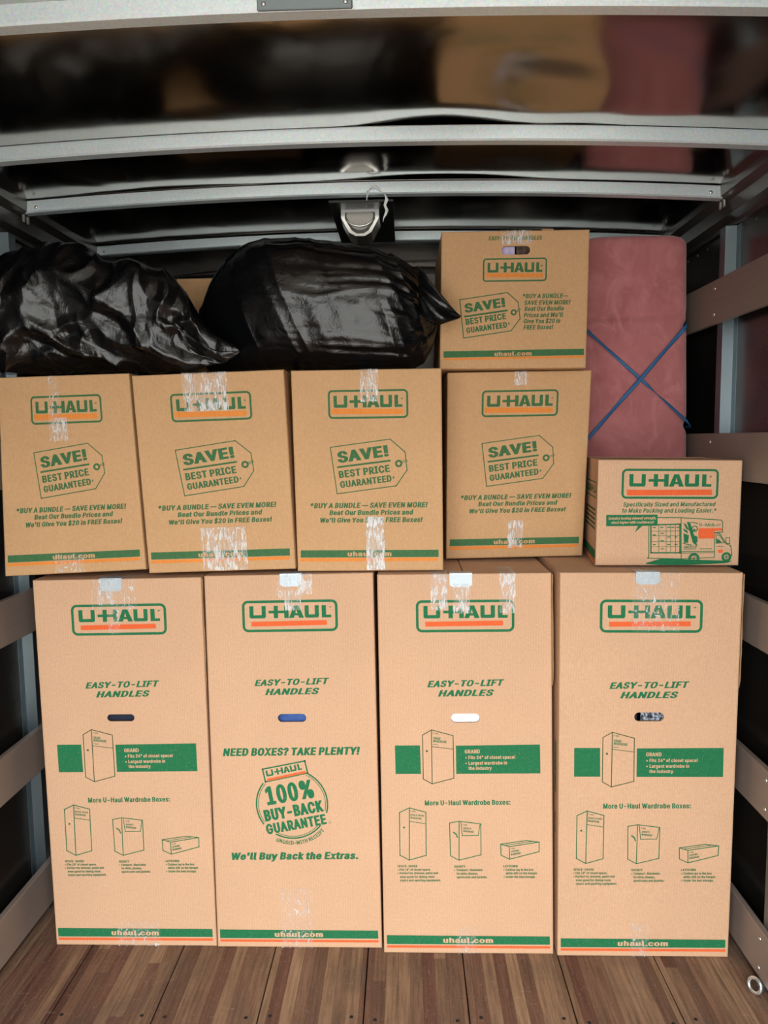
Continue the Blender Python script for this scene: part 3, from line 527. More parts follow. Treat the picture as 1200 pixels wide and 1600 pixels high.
LARGE_PRINT=[('F',0.106,0.4519,0.3395,0.5356,0.0058,0.0134,'g'),
('U',0.1223,0.4841,0.3226,0.5192,'g'),
('P',[(0.1149,0.4815),(0.3232,0.4787),(0.323,0.4635),(0.1144,0.4662)],'o'),
('T', '®', 0.3174, 0.5054, 0.3248, 0.5053, 0.0056, 0, 0.01, 'g'),
('L',[(0.109,0.3692),(0.2849,0.3912),(0.3279,0.353),(0.333,0.3005),(0.3006,0.2541),(0.1256,0.232)],0.00207,'g',1),
('C',0.3088,0.3196,0.0109,0.00601,0,360,'g'),
('L',[(0.3176,0.3251),(0.3329,0.3306)],0.00132,'g',0),
('L',[(0.3197,0.3214),(0.335,0.3268)],0.00132,'g',0),
('T', 'SAVE!', 0.1303, 0.3225, 0.281, 0.3417, 0.0329, 0, 0.045, 'g'),
('L',[(0.13,0.3107),(0.283,0.3282)],0.00396,'g',0),
('T', 'BEST PRICE', 0.1333, 0.278, 0.2831, 0.2954, 0.0212, 0, 0.04, 'g'),
('T', 'GUARANTEED', 0.1359, 0.249, 0.288, 0.267, 0.0194, 0, 0.04, 'g'),
('T', '*', 0.2901, 0.2764, 0.2957, 0.2773, 0.0075, 0, 0.02, 'g'),
('T', '*BUY A BUNDLE — SAVE EVEN MORE!', 0.0449, 0.1896, 0.3926, 0.1898, 0.0154, 0.22, 0.04, 'g'),
('T', 'Beat Our Bundle Prices and', 0.1003, 0.1686, 0.35, 0.1688, 0.0145, 0.22, 0.04, 'g'),
('T', "We'll Give You $20 in FREE Boxes!", 0.0729, 0.1463, 0.3772, 0.1464, 0.0145, 0.22, 0.04, 'g'),
('P',[(0.0119,0.0638),(0.4231,0.0631),(0.4228,0.0415),(0.0111,0.042)],'g'),
('P',[(0.0091,0.0397),(0.4204,0.0392),(0.4203,0.0298),(0.0088,0.0301)],'o'),
('T', 'uhaul.com', 0.1519, 0.0451, 0.2828, 0.045, 0.0143, 0, 0.035, 'k')]
MEDIUM_PRINT=[('T', 'EASY-TO-LIFT HANDLES', 0.1404, 0.3793, 0.2987, 0.3787, 0.0122, 0.22, 0.035, 'g'),
('F',0.1248,0.258,0.3154,0.327,0.0044,0.0101,'g'),
('U',0.1386,0.2852,0.3021,0.3135,'g'),
('P',[(0.1344,0.2833),(0.3041,0.2809),(0.3044,0.2694),(0.1346,0.2718)],'o'),
('T', '®', 0.296, 0.2999, 0.3036, 0.2998, 0.0057, 0, 0.01, 'g'),
('L',[(0.0569,0.2067),(0.1991,0.226),(0.2323,0.1966),(0.2385,0.1482),(0.2125,0.1129),(0.0709,0.0927)],0.0021,'g',1),
('C',0.2194,0.1673,0.009,0.00493,0,360,'g'),
('L',[(0.2265,0.1729),(0.2389,0.1784)],0.00134,'g',0),
('L',[(0.2283,0.1691),(0.2408,0.1746)],0.00134,'g',0),
('T', 'SAVE!', 0.0733, 0.167, 0.1951, 0.1848, 0.0269, 0, 0.045, 'g'),
('L',[(0.0735,0.1567),(0.1983,0.173)],0.00401,'g',0),
('T', 'BEST PRICE', 0.077, 0.1315, 0.1974, 0.1479, 0.0185, 0, 0.04, 'g'),
('T', 'GUARANTEED', 0.0795, 0.1065, 0.2012, 0.1229, 0.017, 0, 0.04, 'g'),
('T', '*', 0.2029, 0.1323, 0.2086, 0.1332, 0.0075, 0, 0.02, 'g'),
('T', '*BUY A BUNDLE—', 0.2452, 0.2083, 0.3799, 0.2082, 0.0132, 0.22, 0.035, 'g'),
('T', 'SAVE EVEN MORE!', 0.2495, 0.1888, 0.3883, 0.1888, 0.0132, 0.22, 0.035, 'g'),
('T', 'Beat Our Bundle', 0.2512, 0.1709, 0.3689, 0.1711, 0.0132, 0.22, 0.035, 'g'),
('T', "Prices and We'll", 0.2492, 0.152, 0.3667, 0.1523, 0.0132, 0.22, 0.035, 'g'),
('T', 'Give You $20 in', 0.2495, 0.134, 0.3588, 0.1345, 0.0132, 0.22, 0.035, 'g'),
('T', 'FREE Boxes!', 0.2492, 0.1157, 0.3387, 0.1164, 0.0132, 0.22, 0.035, 'g'),
('P',[(0.0107,0.0535),(0.4314,0.0574),(0.4319,0.0384),(0.0109,0.0344)],'g'),
('P',[(0.011,0.0328),(0.4319,0.0369),(0.4321,0.0304),(0.011,0.0269)],'o'),
('T', 'uhaul.com', 0.1641, 0.0381, 0.2756, 0.0389, 0.0124, 0, 0.035, 'k')]
SMALL_PRINT=[('F',0.0706,0.2017,0.3545,0.2914,0.0066,0.0151,'g'),
('U',0.0927,0.2384,0.3334,0.2752,'g'),
('P',[(0.0866,0.2285),(0.3361,0.2303),(0.3368,0.2135),(0.0872,0.2116)],'o'),
('T', '®', 0.3268, 0.2652, 0.3342, 0.2652, 0.0057, 0, 0.01, 'g'),
('T', 'Specifically Sized and Manufactured', 0.0773, 0.1781, 0.3487, 0.1804, 0.0129, 0.22, 0.03, 'g'),
('T', 'to Make Packing and Loading Easier.*', 0.0748, 0.1603, 0.3518, 0.1611, 0.0129, 0.22, 0.03, 'g'),
('P',[(0.1491,0.0081),(0.1906,0.0208),(0.2523,0.0198),(0.4034,0.0146),(0.3884,0.0082),(0.3274,0.0047),(0.2793,0.0023),(0.1913,0.002),(0.1514,0.005)],'g'),
('P',[(0.1539,0.1419),(0.1819,0.1457),(0.2486,0.1454),(0.368,0.1381),(0.3708,0.1333),(0.372,0.1023),(0.3481,0.1011),(0.363,0.0986),(0.3839,0.0669),(0.3972,0.0604),(0.4013,0.0338),(0.3957,0.0226),(0.1552,0.023)],'k'),
('L',[(0.1819,0.1457),(0.2486,0.1454),(0.3658,0.1386),(0.3708,0.1333),(0.372,0.1023),(0.3481,0.1007)],0.00188,'g',0),
('L',[(0.2486,0.1454),(0.2531,0.0198)],0.00188,'g',0),
('L',[(0.3481,0.1007),(0.3511,0.0255)],0.00169,'g',0),
('L',[(0.1539,0.1419),(0.1819,0.1457)],0.0015,'g',0),
('L',[(0.1542,0.1312),(0.1577,0.0284),(0.1544,0.023),(0.2522,0.0207)],0.00188,'g',0),
('L',[(0.2522,0.0207),(0.3511,0.0255)],0.00169,'g',0),
('L',[(0.1606,0.1237),(0.1635,0.0392),(0.2489,0.0394),(0.2458,0.1258)],0.00301,'g',1),
('L',[(0.1836,0.1226),(0.1864,0.0395)],0.00113,'g',0),
('L',[(0.2055,0.1228),(0.2085,0.0398)],0.00113,'g',0),
('L',[(0.2187,0.1229),(0.2217,0.04)],0.00113,'g',0),
('L',[(0.2327,0.123),(0.2357,0.0401)],0.00113,'g',0),
('L',[(0.1622,0.1045),(0.2457,0.1054)],0.00113,'g',0),
('L',[(0.1626,0.0911),(0.2461,0.092)],0.00113,'g',0),
('L',[(0.1633,0.0724),(0.2468,0.0733)],0.00113,'g',0),
('L',[(0.1638,0.0576),(0.2473,0.0586)],0.00113,'g',0),
('L',[(0.1675,0.1157),(0.1737,0.1158)],0.00226,'g',0),
('L',[(0.1895,0.1159),(0.1957,0.116)],0.00226,'g',0),
('L',[(0.2102,0.1161),(0.2163,0.1162)],0.00226,'g',0),
('L',[(0.2225,0.1163),(0.2286,0.1163)],0.00226,'g',0),
('L',[(0.2365,0.1164),(0.2426,0.1165)],0.00226,'g',0),
('L',[(0.1683,0.0934),(0.1744,0.0935)],0.00226,'g',0),
('L',[(0.1915,0.0981),(0.1976,0.0982)],0.00226,'g',0),
('L',[(0.2112,0.0872),(0.2173,0.0873)],0.00226,'g',0),
('L',[(0.2323,0.0874),(0.2384,0.0875)],0.00226,'g',0),
('L',[(0.1693,0.0644),(0.1754,0.0644)],0.00226,'g',0),
('L',[(0.1922,0.0758),(0.1984,0.0759)],0.00226,'g',0),
('L',[(0.212,0.0649),(0.2181,0.0649)],0.00226,'g',0),
('L',[(0.2331,0.0651),(0.2392,0.0652)],0.00226,'g',0),
('L',[(0.1931,0.0512),(0.1992,0.0513)],0.00226,'g',0),
('P',[(0.3005,0.1135),(0.3703,0.1142),(0.3706,0.1067),(0.3479,0.1056),(0.3488,0.0829),(0.3017,0.0824)],'o'),
('T', 'U-HAUL', 0.3033, 0.1193, 0.3483, 0.1198, 0.0095, 0, 0.03, 'g'),
('L',[(0.3499,0.122),(0.3642,0.1253)],0.00132,'g',0),
('P',[(0.2553,0.1299),(0.2638,0.1256),(0.2754,0.1057),(0.2642,0.1122)],'g'),
('P',[(0.2558,0.1144),(0.2689,0.1056),(0.2705,0.0976),(0.2579,0.1055)],'g'),
('P',[(0.2573,0.0988),(0.2737,0.0923),(0.2715,0.07),(0.2592,0.0699)],'g'),
('P',[(0.2657,0.1323),(0.2753,0.1324),(0.2964,0.0703),(0.3,0.0579),(0.2855,0.0702)],'g'),
('P',[(0.2824,0.0946),(0.2988,0.0882),(0.2995,0.0704),(0.2897,0.0747)],'g'),
('C',0.2896,0.1125,0.0094,0.00301,0,360,'g'),
('C',0.2884,0.1089,0.0034,0.00263,0,360,'g'),
('L',[(0.2788,0.1324),(0.2973,0.1281)],0.00188,'g',0),
('L',[(0.2576,0.0676),(0.2814,0.0635)],0.00188,'g',0),
('T', 'AMERICA', 0.259, 0.0525, 0.2975, 0.053, 0.0088, 0, 0.02, 'g'),
('L',[(0.2608,0.0503),(0.295,0.0507)],0.00113,'g',0),
('L',[(0.3072,0.0513),(0.3422,0.0517)],0.00169,'g',0),
('L',[(0.2536,0.0431),(0.3495,0.0442)],0.0015,'g',0),
('L',[(0.2538,0.0386),(0.3496,0.0398)],0.0015,'g',0),
('L',[(0.3482,0.0998),(0.363,0.0986),(0.3839,0.0669),(0.3972,0.0604),(0.4013,0.0338),(0.3957,0.0226)],0.00188,'g',0),
('L',[(0.3528,0.0932),(0.3624,0.0933),(0.3781,0.0704),(0.3538,0.0683)],0.00169,'g',1),
('P',[(0.3549,0.0834),(0.3639,0.0778),(0.3706,0.0712),(0.3555,0.0697)],'g'),
('L',[(0.3818,0.0855),(0.3923,0.0856),(0.3935,0.067),(0.3829,0.0687)],0.0015,'g',1),
('P',[(0.3606,0.0488),(0.3759,0.049),(0.3732,0.0392),(0.361,0.039)],'o'),
('L',[(0.3559,0.0586),(0.3755,0.0588)],0.00132,'g',0),
('C',0.2904,0.0221,0.0167,0.0075,0,360,'g'),
('C',0.2904,0.0221,0.0083,0.00113,0,360,'g'),
('C',0.2904,0.0221,0.0034,0.0032,0,360,'g'),
('C',0.3855,0.0269,0.0145,0.00651,0,360,'g'),
('C',0.3855,0.0269,0.0072,0.00113,0,360,'g'),
('C',0.3855,0.0269,0.0034,0.0032,0,360,'g'),
('P',[(0.0278,0.1532),(0.1791,0.1546),(0.1802,0.1212),(0.0288,0.1197)],'g'),
('P',[(0.1364,0.1217),(0.1129,0.1004),(0.1232,0.1216)],'g'),
('T', 'Industry leading sidewall strength,', 0.0343, 0.1393, 0.1754, 0.1407, 0.0076, 0.2, 0.03, 'k'),
('T', 'stack higher with confidence!', 0.0434, 0.1271, 0.1687, 0.1284, 0.0076, 0.2, 0.03, 'k')]

# ================================================================ the cargo box (setting)
def plane_struct(name, lo, hi, mat):
    bm = bmesh.new(); bm_box(bm, lo, hi); return struct(put(name, from_bm(name, bm, mat)))
# floor: boards with real dark gaps between them
bm = bmesh.new(); x = XL - 0.0; k = 0
bw = 0.289; x0 = -1.283
while x0 < XR:
    a = max(x0, XL); b = min(x0 + bw - 0.0035, XR)
    if b > a + 0.01: bm_box(bm, (a, REAR, -0.04), (b, FRONT, 0.0), 0.0012)
    x0 += bw
bm_box(bm, (XL, REAR, -0.06), (XR, FRONT, -0.042))
for f in bm.faces:
    if f.calc_center_median().z < -0.0405: f.material_index = 1
x0 = -1.30
me = from_bm('floor', bm, [M['floor'], M['gap']]); fl = struct(put('floor', me))
# screw heads in the floor, a pair at each board
nth = ['first', 'second', 'third', 'fourth', 'fifth', 'sixth', 'seventh', 'eighth', 'ninth']
x0 = -1.283; n = 0
while x0 < XR - 0.05:
    for dx, sd in ((0.03, 'left'), (bw - 0.035, 'right')):
        xx = x0 + dx
        if -1.0 < xx < XR - 0.1:
            bm = bmesh.new(); bm_dome(bm, (0, 0, 0), (0, 0, 1), 0.0055, 0.0014, 10)
            tag(put('floor_screw', from_bm('floor_screw', bm, M['gap']), None, (xx, 1.86 + 0.01 * sin(n * 3), 0)), 'dark screw head at the %s edge of the %s floor board from the left wall' % (sd, nth[n]), 'screw', 'screws in the floor boards')
    x0 += bw; n += 1
# side walls, nose, outer roof
plane_struct('wall_right', (XR, REAR, -0.06), (XR + 0.03, FRONT, ROOF + 0.03), M['wall'])
plane_struct('wall_left', (XL - 0.03, REAR, -0.06), (XL, FRONT, ROOF + 0.03), M['wall'])
plane_struct('wall_front', (XL - 0.03, FRONT, -0.06), (XR + 0.03, FRONT + 0.03, ROOF + 0.03), M['wall'])
plane_struct('ceiling', (XL, REAR, ROOF), (XR, FRONT, ROOF + 0.03), M['black'])
plane_struct('ground', (-25, -40, -0.9), (25, REAR + 3, -0.8), M['ground'])
plane_struct('trim_1', (XL, FRONT - 0.05, 2.27), (XR, FRONT, 2.33), M['trim'])

# side roof rails running the length of the box
def roof_rail(name, xs, s):
    pr = [(xs, 2.225), (xs - s * 0.012, 2.225), (xs - s * 0.012, 2.238), (xs - s * 0.045, 2.245), (xs - s * 0.045, 2.285), (xs - s * 0.07, 2.30), (xs - s * 0.075, 2.365), (xs - s * 0.06, 2.40), (xs, 2.40)]
    vs = [(a, y, b) for y in (REAR, FRONT) for a, b in pr]; n = len(pr)
    fs = [(i, (i + 1) % n, n + (i + 1) % n, n + i) for i in range(n)] + [tuple(range(n)), tuple(range(2 * n - 1, n - 1, -1))]
    bm = bmesh.new(); v = [bm.verts.new(q) for q in vs]; [bm.faces.new([v[i] for i in f]) for f in fs]
    for k in range(46):                                   # the row of rivets just below, on the wall sheet
        y = REAR + 0.1 + k * 0.088
        if y < FRONT - 0.05: bm_dome(bm, (xs - s * 0.001, y, 2.205), (-s, 0, 0), 0.005, 0.003, 8)
    return struct(put(name, from_bm(name, bm, M['trim'])))
roof_rail('trim_2', XR, 1); roof_rail('trim_3', XL, -1)

# roof bows and the wavy roof sheets between them
BX0, BX1 = XL + 0.055, XR - 0.055
def camber(x): t = (x - (BX0 + BX1) / 2) / ((BX1 - BX0) / 2); return -0.036 * t * t
BOWS = [0.95, 1.39, 1.975, 2.37, 2.90]
BZ = {0.95: 2.33, 1.39: 2.335, 1.975: 2.333, 2.37: 2.33, 2.90: 2.325}
def roof_bow(y, label):
    t = thing('roof_bow', label, 'roof beam', ((BX0 + BX1) / 2, y, BZ[y]), 'galvanised bows across the roof')
    n = 40; pr = [(0, 0), (0.036, 0), (0.036, 0.036), (0.0, 0.036)]
    bm = bmesh.new(); rings = []
    r = 0.004
    pr = [(r, 0), (0.036 - r, 0), (0.036, r), (0.036, 0.036), (0, 0.036), (0, r)]
    for i in range(n + 1):
        x = lerp(BX0, BX1, i / n); rings.append([bm.verts.new((x - t.location.x, a, b + camber(x))) for a, b in pr])
    m = len(pr)
    for i in range(n):
        for j in range(m): bm.faces.new((rings[i][j], rings[i][(j + 1) % m], rings[i + 1][(j + 1) % m], rings[i + 1][j]))
    bm.faces.new(rings[0]); bm.faces.new(rings[-1])
    put('beam', from_bm('beam', bm, M['galv']), t)
    for s in (-1, 1):                                       # bracket and bolts where the bow meets the side rail
        x = s * (BX1 - BX0) / 2
        bm = bmesh.new(); bm_dome(bm, (x - s * 0.045, 0, 0.016 - 0.034), (0, -1, 0), 0.006, 0.004); put('bolt', from_bm('bolt', bm, M['rivet']), t)
        for ya, yb_ in ((-0.014, -0.004), (0.012, 0.02)):
            bm = bmesh.new(); bm_box(bm, (min(x - s * 0.005, x - s * 0.013), ya, -0.066), (max(x - s * 0.005, x - s * 0.013), yb_, -0.042), 0.002); put('clip', from_bm('clip', bm, M['rivet']), t)
    return t
bow0 = roof_bow(1.39, 'galvanised roof bow with a splice plate, along the top edge of the photo')
roof_bow(1.975, 'galvanised roof bow between the splice plate one and the dome lamp one')
roof_bow(2.37, 'galvanised roof bow directly above the dome lamp')
roof_bow(2.90, 'darkest and farthest roof bow, behind the dome lamp and the black bags')
bm = bmesh.new(); bm_box(bm, (-0.036, -0.006, -0.002), (0.134, 0.0, 0.05), 0.0015)
sp_ = put('splice_plate', from_bm('splice_plate', bm, M['post']), bow0, (-0.22 + 0.105 + 0.0 + 0.0, 0, 0)); 
for dx in (-0.024, 0.122):
    bm = bmesh.new(); bm_dome(bm, (dx, -0.006, 0.008), (0, -1, 0), 0.0042, 0.003); put('rivet', from_bm('rivet', bm, M['rivet']), sp_)

def roof_sheet(y0, y1, seed, wav, label, lip=True):
    nx, ny = 90, 110; vs = []; fs = []
    for j in range(ny + 1):
        t = j / ny
        for i in range(nx + 1):
            x = lerp(XL + 0.01, XR - 0.01, i / nx)
            z = 2.333 + 0.039 + camber(x)
            g = wav(x)
            env = 1 - abs(2 * t - 1) ** 3
            z += -0.015 * env + 0.005 * env * noise.noise(Vector((x * 1.5, t * 0.9 + seed, seed)))
            z += 0.016 * env * math.exp(-((x - 0.30 - 0.25 * (t - .5)) / 0.16) ** 2 - ((t - 0.62) / 0.25) ** 2) * (1 if seed == 2 else 0.2)
            if lip:
                q = max(0.0, (t - 0.72) / 0.28); z += (g - 0.006) * q * q
            vs.append((x, lerp(y0, y1, t), z))
    for j in range(ny):
        for i in range(nx): a = j * (nx + 1) + i; fs.append((a, a + 1, a + nx + 2, a + nx + 1))
    o = put('roof_sheet', mesh('roof_sheet', vs, fs, M['sheet'], smooth=True))
    md = o.modifiers.new('thickness', 'SOLIDIFY'); md.thickness = 0.0015; md.offset = 1
    tag(o, label, 'metal sheet', 'roof sheets between the bows')
wA = lambda x: 0.003 + 0.016 * math.exp(-((x - 0.10) / 0.16) ** 2) + 0.003 * math.exp(-((x - 0.45) / 0.1) ** 2)
wB = lambda x: 0.003 + 0.024 * math.exp(-((x - 0.12) / 0.2) ** 2) + 0.006 * math.exp(-((x + 0.75) / 0.2) ** 2)
wC = lambda x: 0.005
roof_sheet(REAR, 1.405, 1, wC, 'dull aluminium roof sheet in front of the splice-plate bow, nearest the camera')
roof_sheet(1.41, 1.972, 2, wA, 'widest aluminium roof sheet, mirroring brown and pink, between the two nearest bows')
roof_sheet(1.98, 2.368, 3, wB, 'narrow aluminium roof sheet with a wavy lip, just in front of the dome lamp bow')
roof_sheet(2.376, 2.898, 4, wC, 'black looking roof sheet behind the dome lamp bow')
roof_sheet(2.91, FRONT - 0.01, 5, wC, 'darkest roof sheet at the nose of the cargo box', False)

# wall posts (hat channels) and rails
def wall_post(xs, s, y, label):
    d = 0.035; pr = [(0, -0.05), (0.0018, -0.05), (0.0018, -0.024), (d, -0.020), (d, 0.020), (0.0018, 0.024), (0.0018, 0.05), (0, 0.05)]
    bm = bmesh.new(); lo = [bm.verts.new((-s * a, b, 0.0)) for a, b in pr]; hi = [bm.verts.new((-s * a, b, 2.222)) for a, b in pr]; n = len(pr)
    for i in range(n): bm.faces.new((lo[i], lo[(i + 1) % n], hi[(i + 1) % n], hi[i]))
    bm.faces.new(lo); bm.faces.new(hi)
    tag(put('wall_post', from_bm('wall_post', bm, M['post']), None, (xs, y, 0)), label, 'post', 'galvanised posts on the side walls')
wall_post(XR, 1, 2.43, 'galvanised wall post right of the pink cushion, behind the upper right rail')
wall_post(XR, 1, 1.985, 'galvanised wall post on the right wall, at the lower right edge of the photo')
wall_post(XR, 1, 1.54, 'galvanised wall post on the right wall, nearer the door than the tie-down ring')
wall_post(XL, -1, 2.335, 'galvanised wall post on the left wall beside the leftmost wardrobe carton')
wall_post(XL, -1, 1.88, 'galvanised wall post on the left wall, nearer the door than the leftmost wardrobe carton')
def wall_rail(xs, s, z0, z1, label):
    t = thing('wall_rail', label, 'rail', (xs, (REAR + 3.4) / 2, z0), 'wooden rails on the side walls')
    bm = bmesh.new(); L_ = (3.4 - REAR) / 2; xa, xb = sorted((-s * 0.035, -s * 0.055)); bm_box(bm, (xa, -L_, 0), (xb, L_, z1 - z0), 0.003, 2)
    put('board', from_bm('board', bm, M['rail']), t)
    ys = [1.54, 1.985, 2.43] if s > 0 else [1.88, 2.335]
    for y in ys:
        for zz in (0.028, z1 - z0 - 0.028):
            bm = bmesh.new(); bm_dome(bm, (-s * 0.055, y - t.location.y, zz), (-s, 0, 0), 0.0065, 0.0035); put('rivet', from_bm('rivet', bm, M['rivet']), t)
RZ = [(0.035, 0.178), (0.505, 0.645), (0.968, 1.106), (1.435, 1.577), (1.925, 2.062)]
for (a, b), l in zip(RZ, ['lowest brown-grey wooden rail on the right wall, just above the floor', 'second wooden rail up from the floor on the right wall',
                          'third wooden rail up on the right wall, just below the small carton', 'fourth wooden rail up on the right wall, ending behind the small carton',
                          'topmost wooden rail on the right wall, beside the pink cushion']): wall_rail(XR, 1, a, b, l)
for (a, b), l in zip(RZ, ['lowest wooden rail on the left wall, just above the floor', 'second wooden rail up from the floor on the left wall',
                          'third wooden rail up on the left wall, level with the wardrobe carton tops', 'wooden rail on the left wall beside the leftmost large carton',
                          'topmost wooden rail on the left wall, hidden behind the left black bag']): wall_rail(XL, -1, a, b, l)

# tie-down ring low on the right wall
bm = bmesh.new(); R_, r_ = 0.019, 0.005; rg = []
for i in range(24):
    a = 2 * pi * i / 24; c = Vector((0, R_ * cos(a), R_ * sin(a)))
    rg.append([bm.verts.new(c + Vector((cos(b) * r_, sin(b) * r_ * cos(a), sin(b) * r_ * sin(a)))) for b in [2 * pi * k / 8 for k in range(8)]])
for i in range(24):
    for k in range(8): bm.faces.new((rg[i][k], rg[i][(k + 1) % 8], rg[(i + 1) % 24][(k + 1) % 8], rg[(i + 1) % 24][k]))
tr = thing('tie_down_ring', 'small chrome tie-down ring at the foot of the right wall, on the floor', 'ring', (0.972, 1.965, 0.0245))
o = put('ring', from_bm('ring', bm, M['chrome'], True), tr); o.rotation_euler = (0, 0.25, 0.5)
bm = bmesh.new(); bm_box(bm, (0.004, -0.016, -0.012), (0.022, 0.016, 0.012), 0.003, 2); put('bracket', from_bm('bracket', bm, M['trim']), tr)

# dome lamp on its dark panel, with peeled sealant
bm = bmesh.new(); bm_box(bm, (-0.235, 2.41, 2.318), (-0.03, 2.89, 2.326), 0.001)
tag(put('lamp_panel', from_bm('lamp_panel', bm, M['black'])), 'black mounting panel on the roof around the dome lamp', 'panel')
dl = thing('dome_lamp', 'grey dome lamp with a shield shaped lens hanging in the middle of the roof', 'lamp', (-0.14, 2.5, 2.318))
def shield(w, h, cut): return [(-w / 2, 0), (w / 2, 0), (w / 2, -h * 0.30), (w / 2 - cut, -h * 0.85), (w * 0.12, -h), (-w * 0.12, -h), (-w / 2 + cut, -h * 0.85), (-w / 2, -h * 0.30)]
def prism(bm, pts, y0, y1, z, sc=1.0):
    a = [bm.verts.new((p[0] * sc, y0, p[1] * sc + z)) for p in pts]; b = [bm.verts.new((p[0], y1, p[1] + z)) for p in pts]; n = len(pts)
    bm.faces.new(a); bm.faces.new(b); [bm.faces.new((a[i], a[(i + 1) % n], b[(i + 1) % n], b[i])) for i in range(n)]
bm = bmesh.new(); prism(bm, shield(0.128, 0.086, 0.026), -0.015, 0.09, 0.0, 0.97); put('housing', from_bm('housing', bm, M['chrome']), dl)
bm = bmesh.new(); prism(bm, shield(0.100, 0.066, 0.022), -0.026, -0.014, -0.010, 0.86); put('lens', from_bm('lens', bm, M['lens']), dl)
bm = bmesh.new(); prev = None
for i in range(15):
    a = radians(lerp(200, 340, i / 14)); c = (0.045 * cos(a), -0.031, -0.026 + 0.034 * sin(a) * 0.9)
    ring_ = [bm.verts.new((c[0] + 0.0 * k, c[1] + 0.003 * cos(k), c[2] + 0.003 * sin(k))) for k in [2 * pi * q / 6 for q in range(6)]]
    if prev: [bm.faces.new((prev[q], prev[(q + 1) % 6], ring_[(q + 1) % 6], ring_[q])) for q in range(6)]
    prev = ring_
put('lens_rib', from_bm('lens_rib', bm, M['chrome'], True), dl)
def rope(pts, rad, n=7, jit=0.0):
    bm = bmesh.new(); prev = None
    for i, p in enumerate(pts):
        p = Vector(p); q = Vector(pts[min(i + 1, len(pts) - 1)]); o_ = Vector(pts[max(i - 1, 0)]); d = (q - o_).normalized(); u = d.orthogonal().normalized(); w = d.cross(u); r = rad[i] if isinstance(rad, list) else rad
        ring_ = [bm.verts.new(p + (u * cos(k) + w * sin(k)) * r * (1 + jit * random.uniform(-1, 1))) for k in [2 * pi * j / n for j in range(n)]]
        if prev: [bm.faces.new((prev[j], prev[(j + 1) % n], ring_[(j + 1) % n], ring_[j])) for j in range(n)]
        else: bm.faces.new(ring_)
        prev = ring_
    bm.faces.new(prev); return bm
pts = [(-0.117, 2.45, 2.318), (-0.113, 2.40, 2.326), (-0.108, 2.364, 2.334), (-0.100, 2.362, 2.345), (-0.088, 2.360, 2.348), (-0.078, 2.361, 2.344), (-0.070, 2.362, 2.338), (-0.062, 2.366, 2.329), (-0.054, 2.366, 2.325), (-0.050, 2.368, 2.31), (-0.056, 2.37, 2.295), (-0.050, 2.37, 2.28), (-0.054, 2.37, 2.268), (-0.060, 2.37, 2.255), (-0.062, 2.37, 2.245)]
tag(put('sealant_strip', from_bm('sealant_strip', rope(pts, [.0012, .002, .003, .003, .0025, .003, .003, .0015, .003, .006, .0045, .0055, .0045, .002, .001], 7, 0.35), M['sealant'], True)), 'peeling strip of white sealant dangling over the roof bow beside the dome lamp', 'sealant')

